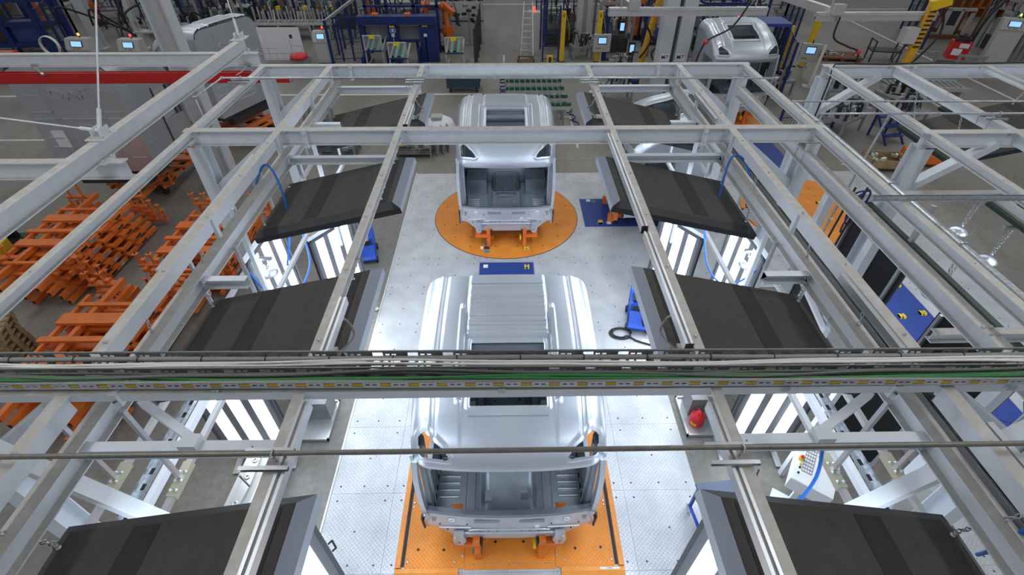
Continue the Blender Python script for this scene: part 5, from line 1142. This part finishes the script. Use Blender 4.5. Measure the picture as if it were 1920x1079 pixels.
for i, x in enumerate((-3.0, -1.95)):
    t = thing('gun_rack', 'black weld gun rack behind the aisle trolley, %s one' % ('left', 'right')[i], 'rack', (x, 30.3, 0), 0, 'black gun racks')
    MB().bb((-.06, -.06, 0), (.06, .06, 1.9)).build('mast', GREY2, t); MB().bb((-.45, -.1, 0), (.45, .3, .1)).build('foot', GREY2, t)
    for k in range(9): MB().box((random.uniform(-.35, .35), random.uniform(-.25, .1), 1.2+.1*k), (random.uniform(.12, .3), .14, .12), rz=random.uniform(-.6, .6)).build('weld_gun', (DARK, BLACK, ZINC)[k % 3], t)
t = thing('guard_screen', 'light grey guard panel behind the gun racks', 'guard panel', (-2.2, 31.2, 0)); MB().bb((-1.0, 0, 0), (1.0, .05, 2.0)).build('panel', GREYM, t); MB().bb((-1.0, -.02, 1.0), (1.0, 0, 1.06)).build('rail', BLUE, t)
fence('dense grey mesh fence along the left side of the aisle', [(-1.45, 25.6), (-1.3, 33.0)], 2.0, DARK)
# ---- right of the aisle
t = thing('step_ladder', 'tall aluminium step ladder beside the aisle', 'ladder', (1.15, 27.4, 0), -.1)
for s in (-1, 1): MB().ext(BX(.05, .05, False), (s*.33, -.35, 0), (s*.2, .3, 2.7)).build('stile', ALU, t); MB().ext(BX(.04, .04, False), (s*.36-.1, 1.0, 0), (s*.2, .32, 2.3)).build('rear_leg', ALU, t)
for i in range(8): MB().bb((-.31+.013*i, -.33+.075*i, .28+.28*i), (.31-.013*i, -.2+.075*i, .31+.28*i)).build('tread', ALU, t)
t = thing('grey_cabinet', 'narrow grey cabinet with red beacon behind the step ladder', 'cabinet', (1.55, 28.9, 0)); MB().bb((-.3, -.3, 0), (.3, .3, 2.0)).build('body', GREYM, t); MB().bb((-.25, -.31, .1), (.25, -.3, 1.9)).build('door', MATS['door_grey'], t); MB().lathe([(.06, 2.0), (.06, 2.2), (.03, 2.24)], (0, 0, 0), 10).build('beacon', BEACON_R, t)
t = thing('wooden_crate', 'open rusty crate of parts at the foot of the step ladder', 'crate', (1.05, 26.3, 0))
for a, b in (((-.42, -.3, .1), (.42, -.26, .5)), ((-.42, .26, .1), (.42, .3, .5)), ((-.42, -.3, .1), (-.38, .3, .5)), ((.38, -.3, .1), (.42, .3, .5)), ((-.42, -.3, .05), (.42, .3, .12))): MB().bb(a, b).build('board', mat('crate_brown', (.2, .14, .08), .7), t)
for k in range(5): MB().box((-.25+.1*k, -.1, .45), (.06, .2, .1), rz=.3*k).build('part', ZINC, t)
t = thing('floor_bollard', 'short white bollard at the edge of the aisle', 'bollard', (-.05, 26.9, 0)); MB().lathe([(.05, 0), (.05, .4), (.03, .43)], (0, 0, 0), 10).build('tube', PAPER, t); MB().lathe([(.1, 0), (.1, .02)], (0, 0, 0), 10).build('foot', DARK, t)
fence('blue mesh fence right of the step ladder', [(1.95, 27.3), (2.75, 27.3)], 2.6, step=.8)
fence('blue mesh fence behind the first yellow post', [(1.95, 29.5), (4.3, 29.5)], 2.8)
for x, l in ((2.93, 'left'), (4.75, 'right')):
    t = thing('yellow_post', 'tall yellow post, %s of the pair right of the aisle' % l, 'post', (x, 27.3, 0), 0, 'yellow posts'); MB().bb((-.11, -.08, 0), (.11, .08, 2.35)).build('post_body', YELLOW, t); MB().bb((-.16, -.14, 0), (.16, .14, .03)).build('base_plate', DARK, t); MB().bb((-.02, -.09, 2.1), (.02, -.08, 2.25)).build('mark', INK, t); MB().tube(spline([(.12, 0, 2.2), (.3, 0, 1.6), (.35, .1, 1.0)], 5), .012, 5).build('cable', YELLOW, t)
pendant('grey operator panel with lit screen at the right yellow post', 4.88, 26.9, .6, .85)
t = thing('blue_upright', 'blue steel upright beside the right yellow post', 'post', (5.15, 27.6, 0)); MB().bb((-.12, -.1, 0), (.12, .1, 2.4)).build('upright', BLUE, t); MB().bb((-.3, -.2, 0), (.3, .2, .04)).build('foot', BLUE, t)
t = thing('yellow_box', 'small yellow floor box between the yellow posts', 'box', (2.3, 26.9, 0)); MB().bb((-.15, -.1, 0), (.15, .1, .4)).build('shell', YELLOW, t); MB().bb((-.06, -.11, .1), (.06, -.1, .35)).build('opening', BLACK, t)
t = thing('grey_mast', 'thick grey machine mast behind the operator panel', 'mast', (4.2, 29.2, 0)); MB().bb((-.38, -.2, 0), (.38, .3, 4.5)).build('mast', GREYM, t); MB().bb((-.1, -.21, 0), (.12, -.2, 4.5)).build('groove', GREY2, t)
fixture('cluttered weld gun station between the two yellow posts', 4.0, 27.9, .2, 1.1, .8, 16, 70)
for i, (x, y, z, l) in enumerate(((5.9, 27.4, 1.3, 'upper left'), (6.35, 26.6, .5, 'lower right'))):
    t = thing('hand_terminal', 'black handheld terminal with blue screen, %s of two' % l, 'terminal', (x, y, z)); MB().bb((-.15, -.05, 0), (.15, .05, .6)).build('case', BLACK, t); MB().bb((-.1, -.058, .15), (.1, -.05, .5)).build('screen', SCREEN, t); MB().bb((-.02, .05, -z), (.02, .09, .5)).build('stand', DARK, t)
t = thing('manipulator', 'yellow lifting manipulator with hoses left of the paired columns', 'manipulator', (6.85, 26.4, 0), .1)
MB().ext(BX(.3, .2, False), (0, 0, .05), (.55, .1, 3.4)).build('mast', mat('manip_yellow', (.65, .34, .02), .5, var=.1), t)
for i in range(8): MB().box((.2+.045*i, -.02, 1.2+.27*i), (.42, .03, .05)).build('rung', MATS['manip_yellow'], t)
MB().box((.75, -.2, 2.2), (.5, .3, .7)).build('valve_box', GREYM, t); MB().tube(spline([(.3, -.2, 3.2), (-.3, -.3, 2.4), (.2, -.4, 1.4), (-.2, -.3, .5)], 7), .05, 7).build('hose', BLACK, t); MB().tube(spline([(.5, -.2, 2.0), (.9, -.4, 1.4), (.3, -.5, .8), (.7, -.4, .2)], 7), .04, 7).build('hose', BLACK, t)
robot('orange welding robot above the yellow manipulator', 7.6, 31.5, .2); robot('red orange robot behind the operator panel', 5.9, 31.0, -.3)
t = thing('blue_tank', 'blue hopper on legs behind the yellow manipulator', 'hopper', (8.0, 28.4, 0)); MB().prism([(-.5, 1.5), (-.2, .9), (.2, .9), (.5, 1.5), (.5, 2.1), (-.5, 2.1)], 'y', -.4, .4).build('bin', mat('hopper_blue', (.04, .07, .3), .45), t)
for sx in (-1, 1):
    for sy in (-1, 1): MB().bb((sx*.45-.04, sy*.35-.04, 0), (sx*.45+.04, sy*.35+.04, 1.5)).build('leg', BLUE, t)
for i, (x, y) in enumerate(((5.6, 24.2), (8.3, 26.0))): fixture('low clamping fixture %s the yellow manipulator' % ('in front of', 'right of')[i], x, y, .1, 1.3, .9, 10, 80+i)
fixture('grey fixture carrying a bare steel plate left of the paired columns', 4.85, 21.9, .05, 1.3, .8, 12, 90, True)
t = thing('blue_crate', 'small blue plastic crate beside the paired columns', 'crate', (5.6, 20.4, 0)); MB().bb((-.2, -.15, 0), (.2, .15, .22)).build('shell', BLUE, t); MB().bb((-.17, -.12, .2), (.17, .12, .225)).build('contents', DARK, t)
t = thing('blue_motor', 'blue motor unit on the floor left of the paired columns', 'motor', (5.9, 23.6, 0)); MB().cyl((-.25, 0, .25), (.25, 0, .25), .2, 14).build('drum', BLUE, t); MB().bb((-.3, -.2, 0), (.3, .2, .1)).build('foot', BLUE, t); MB().bb((-.15, -.1, .42), (.15, .1, .55)).build('terminal_box', BLUE, t)
# ---- overhead rails with manipulators
def orail(label, x0, x1, y, z, cross=None):
    t = thing('overhead_rail', label, 'rail', ((x0+x1)/2, y, z)); MB().ext([(-.1, .1), (-.1, -.14), (-.06, -.14), (-.06, -.02), (.06, -.02), (.06, -.14), (.1, -.14), (.1, .1)], (x0, y, z), (x1, y, z)).build('profile', ALU, t, world=True)
    MB().ext(BX(.03, .04), (x0, y-.11, z+.06), (x1, y-.11, z+.06)).build('groove_lip', GREYM, t, world=True)
    if cross: MB().ext(BX(.2, .24), cross[0], cross[1]).build('cross_profile', ALU, t, world=True); MB().box(cross[0], (.34, .2, .3)).build('trolley', GREYM, t, world=True)
    for x in (x0+.4, x1-.4): MB().cyl((x, y, z+.1), (x, y, z+3), .02, 6).build('hanger', ALU, t, world=True)
    return t
orail('pale aluminium overhead rail crossing behind the paired columns', 3.4, 8.6, 18.2, 4.3, ((4.2, 18.1, 4.5), (3.2, 21.5, 5.0)))
orail('pale aluminium overhead rail over the far right floor', 10.0, 13.9, 17.7, 4.25, ((10.6, 17.6, 4.45), (8.6, 20.5, 4.8)))
orail('thin aluminium overhead rail along the top right', 8.6, 22, 24.5, 4.9, ((15.0, 24.4, 4.8), (19.5, 23.0, 4.0)))
t = thing('manipulator', 'yellow slotted lifting arm hanging from the far right overhead rail', 'manipulator', (13.55, 17.5, 2.6))
MB().box((.0, 0, 1.0), (.26, .14, 2.0)).build('arm', MATS['manip_yellow'], t)
for i in range(9): MB().bb((-.1, -.09, .75+.13*i), (.1, -.07, .80+.13*i)).build('slot', BLACK, t)
MB().box((.15, 0, 2.05), (.6, .2, .28), ry=-.3).build('hook_block', YELLOW, t); MB().bb((-.62, -.2, .9), (-.2, .1, 1.35)).build('white_box', MATS['door_grey'], t); MB().bb((-1.0, -.25, -.2), (-.2, .3, .15)).build('gripper', DARK, t)
MB().tube(spline([(.3, 0, 2.0), (.55, -.1, 1.2), (.1, -.2, .4), (-.2, -.2, .1)], 8), .035, 7).build('hose', BLACK, t); MB().tube(spline([(-.3, -.1, .9), (-.6, -.1, .4), (-.4, -.2, .1)], 6), .02, 6).build('hose', BLACK, t)
for l, pts in (('black hoist cable with a red stop hanging in front of the cab by the columns', [(7.75, 17.6, 4.7), (7.35, 17.6, 3.95), (6.62, 17.6, 3.5), (6.42, 17.6, 2.75)]), ('black hoist cable with a red stop hanging over the far right floor', [(10.7, 17.5, 4.25), (10.75, 17.5, 3.65), (11.3, 17.5, 3.38), (11.75, 17.5, 3.2), (11.85, 17.5, 2.7)])):
    t = thing('hoist_cable', l, 'cable', pts[-1]); MB().tube(spline(pts, 8), .03, 7).build('cable_run', BLACK, t, world=True); p = pts[-2]; MB().lathe([(.05, -.06), (.08, -.03), (.08, .03), (.05, .06)], p, 10).build('red_stop', REDB, t, world=True)
# ---- right background
fence('dark blue mesh fence right of the cab by the columns', [(11.9, 21.6), (13.2, 26.0)], 2.4)
fence('dark blue mesh fence at the top behind the right cab', [(9.5, 27.5), (14.0, 27.5), (16.5, 30.5)], 2.6)
t = thing('blue_canopy', 'blue glazed machine roof with red lamp right of the silver cab', 'machine', (11.2, 24.2, 0)); MB().bb((-1.3, -.6, 2.5), (1.3, .7, 2.62)).build('roof', mat('canopy_blue', (.03, .06, .28), .25), t)
for sx in (-1, 1):
    for sy in (-1, 1): MB().bb((sx*1.2-.06, sy*.55-.06, 0), (sx*1.2+.06, sy*.55+.06, 2.5)).build('post', BLUE, t)
MB().lathe([(.06, 2.62), (.06, 2.74)], (-.8, .2, 0), 8).build('lamp', BEACON_R, t); MB().bb((-1.0, -.3, .2), (.9, .4, 1.6)).build('machine_body', DARK, t); MB().bb((.95, -.62, .9), (1.2, -.58, 1.5)).build('terminal', BLACK, t); MB().bb((1.0, -.63, 1.0), (1.15, -.62, 1.35)).build('terminal_screen', SCREEN, t)
for i, (x, y, h, l) in enumerate(((13.0, 24.6, 2.3, 'left'), (15.1, 26.3, 2.3, 'right'))):
    t = thing('yellow_post', 'tall yellow post, %s of the pair right of the silver cab' % l, 'post', (x, y, 0), 0, 'yellow posts'); MB().bb((-.12, -.1, 0), (.12, .1, h)).build('post_body', YELLOW, t); MB().bb((-.18, -.16, 0), (.18, .16, .03)).build('base_plate', DARK, t); MB().bb((-.12, -.11, .3), (.12, -.1, .5)).build('mark', BLACK, t)
pendant('grey operator panel with lit screen right of the silver cab', 14.25, 24.6, .75, .85, -.3)
t = thing('leaning_frame', 'light grey angled stand foot below the right operator panel', 'stand', (14.1, 23.4, 0), -.4); MB().ext(BX(.12, .08, False), (0, 0, .03), (.2, 1.0, 1.6)).build('strut', GREYM, t); MB().bb((-.3, -.2, 0), (.3, .25, .03)).build('foot', GREYM, t)
fixture('cluttered fixture behind the right operator panel', 13.6, 27.8, .3, 1.5, 1.0, 14, 100); fixture('dark fixture with clamps by the yellow posts', 12.2, 22.6, .2, 1.1, .8, 10, 101)
t = thing('parts_pallet', 'dark pallet of small metal parts behind the far right gantry beam', 'pallet', (17.6, 27.6, 0), -.15); MB().bb((-1.0, -.6, .12), (1.0, .6, .2)).build('deck', RUST, t); 
for sx in (-.8, 0, .8): MB().bb((sx-.08, -.6, 0), (sx+.08, .6, .12)).build('runner', RUST, t)
for i in range(16): MB().box((random.uniform(-.85, .85), random.uniform(-.45, .45), .25), (.16, .14, .1), rz=random.uniform(0, 3)).build('small_part', (ALU, ZINC, DARK, GREYM)[i % 4], t)
t = thing('tool_cart', 'dark cart with frame below the yellow lifting arm', 'cart', (19.6, 27.2, 0), -.2); MB().bb((-.7, -.4, .5), (.7, .4, .56)).build('deck', DARK, t)
for sx in (-1, 1):
    for sy in (-1, 1): MB().bb((sx*.65-.03, sy*.35-.03, 0), (sx*.65+.03, sy*.35+.03, 1.0)).build('post', DARK, t)
    MB().bb((sx*.65-.03, -.38, .95), (sx*.65+.03, .38, 1.0)).build('rail', DARK, t)
for i in range(2):
    t = thing('grey_trestle', 'grey steel trestle at the right gantry beam, %s one' % ('left', 'right')[i], 'trestle', (20.4+1.7*i, 25.4-.8*i, 0), -.3, 'grey trestles'); MB().bb((-.6, -.04, .9), (.6, .04, 1.0)).build('top_bar', GREY2, t)
    for sx in (-1, 1): MB().bb((sx*.5-.05, -.05, 0), (sx*.5+.05, .05, .9)).build('leg', GREY2, t); MB().bb((sx*.5-.05, -.35, 0), (sx*.5+.05, .35, .05)).build('foot', GREY2, t)
t = thing('rack_cage', 'rusty steel cage with a grey cab door frame at the top right', 'rack', (25.6, 31.5, 0), -.15)
for sx in (-1, 1):
    for sy in (-1, 1): MB().bb((sx*1.2-.05, sy*.8-.05, 0), (sx*1.2+.05, sy*.8+.05, 1.9)).build('post', RUST, t)
    MB().bb((sx*1.2-.05, -.8, .1), (sx*1.2+.05, .8, .3)).build('side_beam', RUST, t); MB().bb((-1.2, sx*.8-.05, .1), (1.2, sx*.8+.05, .32)).build('side_beam', RUST, t)
for i in range(12): MB().bb((-1.1+.2*i, .75, .3), (-1.06+.2*i, .8, 1.85)).build('bar', RUST, t)
MB().bb((-1.2, .74, 1.8), (1.2, .84, 1.9)).build('top_beam', RUST, t)
t = thing('door_frame_part', 'grey door side frame standing in the rusty cage', 'car part', (25.7, 31.0, .3), -.15)
for a, b in (((-.7, -.5), (-.5, 1.3)), ((.0, -.3), (.14, 1.3)), ((.6, -.1), (.75, 1.1)), ((-.7, 1.2), (.75, 1.34))): MB().bb((a[0], -.06, max(0, a[1])), (b[0], .06, b[1])).build('frame_member', GREYM, t)
MB().bb((-.5, -.03, 0), (.0, .03, .45)).build('panel', GREYM, t); MB().bb((-.5, .0, .45), (.0, .02, 1.2)).build('window', GLASSD, t)
t = thing('rusty_rack', 'orange brown rack at the very top right', 'rack', (30.5, 36.5, 0)); MB().bb((-2.5, -.05, 0), (2.5, .05, 1.8)).build('back', RUST, t)
for i in range(9): MB().bb((-2.5+.6*i, -.3, 0), (-2.4+.6*i, .1, 2.0)).build('upright', mat('rack_orange', (.45, .14, .03), .5), t)
for z in (.5, 1.2, 1.9): MB().bb((-2.5, -.3, z), (2.5, .1, z+.08)).build('shelf_beam', MATS['rack_orange'], t)
console('tall grey control cabinet with green and red lamp at the right edge', 24.6, 26.2, -.45, 2.2, mat('green_beacon', (.3, .9, .1), .3, emit=2), 1.0)
t = thing('hose_bundle', 'thick black hose bow above the right control cabinet', 'hose', (25.2, 27.0, 0)); MB().tube(spline([(-1.2, .3, .6), (-1.0, .3, 2.2), (0, .4, 3.0), (.8, .4, 2.2), (.9, .4, .2)], 8), .06, 8).build('bow', BLACK, t); MB().tube(spline([(-.8, .8, .6), (-.5, .8, 2.6), (.5, .8, 3.3), (1.4, .8, 2.2), (1.5, .8, .2)], 8), .06, 8).build('bow', BLACK, t)
t = thing('red_machine', 'red box with white labels and black cables beside the right cabinet', 'machine', (22.9, 26.6, 0), -.4); MB().bb((-.4, -.3, .3), (.4, .3, 1.1)).build('body', RED, t); MB().bb((-.3, -.31, .5), (.1, -.3, .8)).build('label_sheet', PAPER, t); MB().bb((-.1, -.31, .85), (.3, -.3, 1.05)).build('label_sheet', PAPER, t); MB().bb((-.7, -.3, 0), (.5, .3, .08)).build('base', DARK, t); m = MB(); [m.ring((0, 0, 1.15+.05*i), .3, .04, (0, 0, 1), 14, 5) for i in range(3)]; m.build('cable_coil', BLACK, t)
t = thing('grey_duct', 'grey metal profile bundle leaning at the far right edge', 'profile', (26.3, 26.4, 0), -.35)
for i in range(4): MB().bb((-.5+.3*i, -.1+.12*i, 0), (-.35+.3*i, .05+.12*i, 2.6)).build('profile_bar', GREY2, t)
MB().bb((-.6, -.15, 2.2), (.7, .4, 2.3)).build('strap_plate', GREY2, t)
fence('dark blue fence beside the right control cabinet', [(22.5, 28.5), (24.5, 33.5)], 2.4)
t = thing('white_cabinet', 'pale cabinet standing on the floor at the top right', 'cabinet', (17.0, 36.5, 0)); MB().bb((-.8, -.5, 0), (.8, .5, 1.3)).build('body', GREYM, t); MB().bb((-.7, -.51, .1), (.7, -.5, 1.2)).build('door', MATS['door_grey'], t)
for i, (x, y) in enumerate(((14.4, 21.6), (16.5, 20.8), (15.6, 19.0), (13.0, 18.6))): fixture('cluttered clamping fixture beyond the right gantry, %s' % ('farthest left', 'farthest right', 'middle', 'nearest')[i], x, y, .2*i, 1.6, 1.0, 16, 120+i)
t = thing('blue_steps', 'blue folding steps on the floor beyond the right gantry', 'steps', (14.4, 17.6, 0), .15)
for i in range(3): MB().bb((-.35, -.2+.3*i, .25+.25*i), (.35, .02+.3*i, .29+.25*i)).build('tread', BLUE, t)
for s in (-1, 1): MB().ext(BX(.05, .06, False), (s*.36, -.35, 0), (s*.36, .75, .95)).build('side', BLUE, t); MB().bb((s*.36-.03, .6, 0), (s*.36+.03, .66, .9)).build('rear_leg', BLUE, t)
fence('low blue frame fence beyond the right gantry corner', [(10.6, 18.6), (12.9, 18.9)], 1.0, step=2.4)
t = thing('roller_conveyor', 'grey roller conveyor beyond the right gantry beam', 'conveyor', (18.2, 21.9, 0), -.1)
for s in (-1, 1): MB().bb((-1.6, s*.5-.04, .5), (1.6, s*.5+.04, .66)).build('side_frame', GREYM, t)
for i in range(14): MB().cyl((-1.5+.23*i, -.46, .6), (-1.5+.23*i, .46, .6), .06, 8).build('roller', GREY2, t)
for x in (-1.4, 1.4): MB().bb((x-.05, -.5, 0), (x+.05, .5, .5)).build('leg', GREYM, t)
t = thing('small_table', 'dark stool with star foot on the floor under the right gantry', 'stool', (17.2, 19.0, 0)); MB().lathe([(.25, .6), (.28, .64), (.25, .68)], (0, 0, 0), 14).build('seat', BLACK, t); MB().cyl((0, 0, .1), (0, 0, .6), .03, 8).build('column', DARK, t)
for i in range(5): a = 2*PI*i/5; MB().ext(BX(.05, .05), (0, 0, .12), (.4*math.cos(a), .4*math.sin(a), .06)).build('foot', DARK, t)
for i, (x, y, c) in enumerate(((13.0, 15.6, WOOD), (14.6, 15.9, ORANGE))):
    t = thing('parts_bin', '%s bin of bright metal parts seen between the right beams' % ('wooden', 'orange rimmed')[i], 'bin', (x, y, 0), -.1)
    for a, b in (((-.6, -.4, .1), (.6, -.36, .4)), ((-.6, .36, .1), (.6, .4, .4)), ((-.6, -.4, .1), (-.56, .4, .4)), ((.56, -.4, .1), (.6, .4, .4)), ((-.6, -.4, .1), (.6, .4, .14))): MB().bb(a, b).build('side', c, t)
    for k in range(9): MB().box((random.uniform(-.45, .45), random.uniform(-.25, .25), .33), (.2, .08, .08), rz=random.uniform(0, 3)).build('metal_part', (ZINC, CWHITE, GREYM)[k % 3], t)
    for sx in (-.5, .5): MB().bb((sx-.06, -.4, 0), (sx+.06, .4, .1)).build('runner', BLUE, t)

# ---- far back rows that fill the top of the view
for i in range(9):
    x = (-34, -30, -26, 9.5, 12.5, 15.5, 18.5, 28.5, 33)[i]
    fixture('cluttered clamping fixture in the far back row, %s from the left' % ('first', 'second', 'third', 'fourth', 'fifth', 'sixth', 'seventh', 'eighth', 'ninth')[i], x, 36.5+.7*(i % 2), .1*i, 2.4, 1.4, 14, 200+i)
for i, (x, y) in enumerate(((-20, 41), (-13.5, 41), (-8, 40), (-4.5, 39.5), (8, 38), (12, 40.5))):
    robot('orange welding robot in the far back row, %s from the left' % ('first', 'second', 'third', 'fourth', 'fifth', 'sixth')[i], x, y, .5*i)
for i, (x, y, w) in enumerate(((-15.8, 33.2, 1.6), (-6.6, 34.2, 2.4), (-4.0, 33.4, 1.6), (3.0, 32.5, 1.6), (11.0, 33.5, 2.2))):
    t = thing('grey_machine', 'dark machine cabinet among the background equipment, %s from the left' % ('first', 'second', 'third', 'fourth', 'fifth')[i], 'machine', (x, y, 0), .05*i); MB().bb((-w/2, -.4, 0), (w/2, .4, 1.4)).build('body', GREY2 if i % 2 else DARK, t)
    MB().bb((-w/2-.03, -.43, 1.4), (w/2+.03, .43, 1.46)).build('top', GREYM, t); MB().bb((-w/2+.1, -.41, .2), (w/2-.1, -.4, 1.2)).build('door', GREYM if i % 2 else GREY2, t); MB().tube(spline([(0, 0, 1.46), (.2, 0, 2.2), (.7, .2, 1.9), (.8, .3, .6)], 6), .05, 7).build('hose', BLACK, t)
fence('dark blue mesh fence in the far back right of the aisle', [(2.0, 35.0), (9.0, 35.0)], 2.4)
fence('dark blue mesh fence in the far back left of the aisle', [(-20.0, 39.0), (-2.0, 39.0)], 2.4)

def station(label, x, y, w=2.4, h=2.6, m=None, rz=0., seed=0):
    r = random.Random(seed); m = m or BLUE; t = thing('weld_station', label, 'machine', (x, y, 0), rz, 'dark weld stations')
    for sx in (-1, 1):
        for sy in (-.6, .6): MB().bb((sx*w/2-.06, sy-.06, 0), (sx*w/2+.06, sy+.06, h)).build('post', m, t)
        MB().bb((sx*w/2-.05, -.6, h-.12), (sx*w/2+.05, .6, h)).build('side_beam', m, t)
    for sy in (-.6, .6): MB().bb((-w/2, sy-.05, h-.14), (w/2, sy+.05, h)).build('top_beam', m, t)
    MB().bb((-w/2+.1, -.4, 0), (w/2-.1, .5, .7)).build('base_cabinet', DARK, t); MB().bb((-w/2+.2, .2, .7), (w/2-.2, .5, 1.5)).build('back_unit', GREY2, t)
    for i in range(5):
        xx = -w/2+.3+(w-.6)*i/4; g = MB().box((xx, r.uniform(-.3, .0), r.uniform(1.2, 1.7)), (.12, .35, .3), rz=r.uniform(-.6, .6)); g.box((xx, -.1, 1.25), (.08, .3, .35)); g.build('weld_gun', (DARK, ZINC, GREYM, BLACK, mat('copper', (.4, .16, .06), .4, .6))[i], t)
        MB().tube(spline([(xx, 0, h-.1), (xx+r.uniform(-.2, .2), -.2, h-.5), (xx+r.uniform(-.2, .2), -.3, 1.9), (xx, -.15, 1.5)], 5), .035, 6).build('hose', BLACK, t)
    return t
for i, (x, y, w, m) in enumerate(((-30.5, 33.5, 3, BLUE), (-19.0, 34.8, 2.6, BLUE), (-16.2, 32.0, 2.0, GREY2), (-14.2, 34.2, 2.4, BLUE), (-10.5, 34.2, 2.6, BLUE), (-6.0, 31.6, 2.2, BLUE), (-2.4, 34.5, 1.7, BLUE), (3.2, 30.6, 1.9, BLUE), (5.8, 29.2, 1.8, GREY2), (8.8, 30.5, 2.2, BLUE), (11.2, 28.9, 2.0, BLUE), (13.6, 31.5, 2.2, BLUE), (27.5, 29.0, 2.2, GREY2))):
    station('dark weld station with hanging guns and hoses, %s from the left' % ('first', 'second', 'third', 'fourth', 'fifth', 'sixth', 'seventh', 'eighth', 'ninth', 'tenth', 'eleventh', 'twelfth', 'thirteenth')[i], x, y, w, 2.5, m, .04*(i % 3), 300+i)
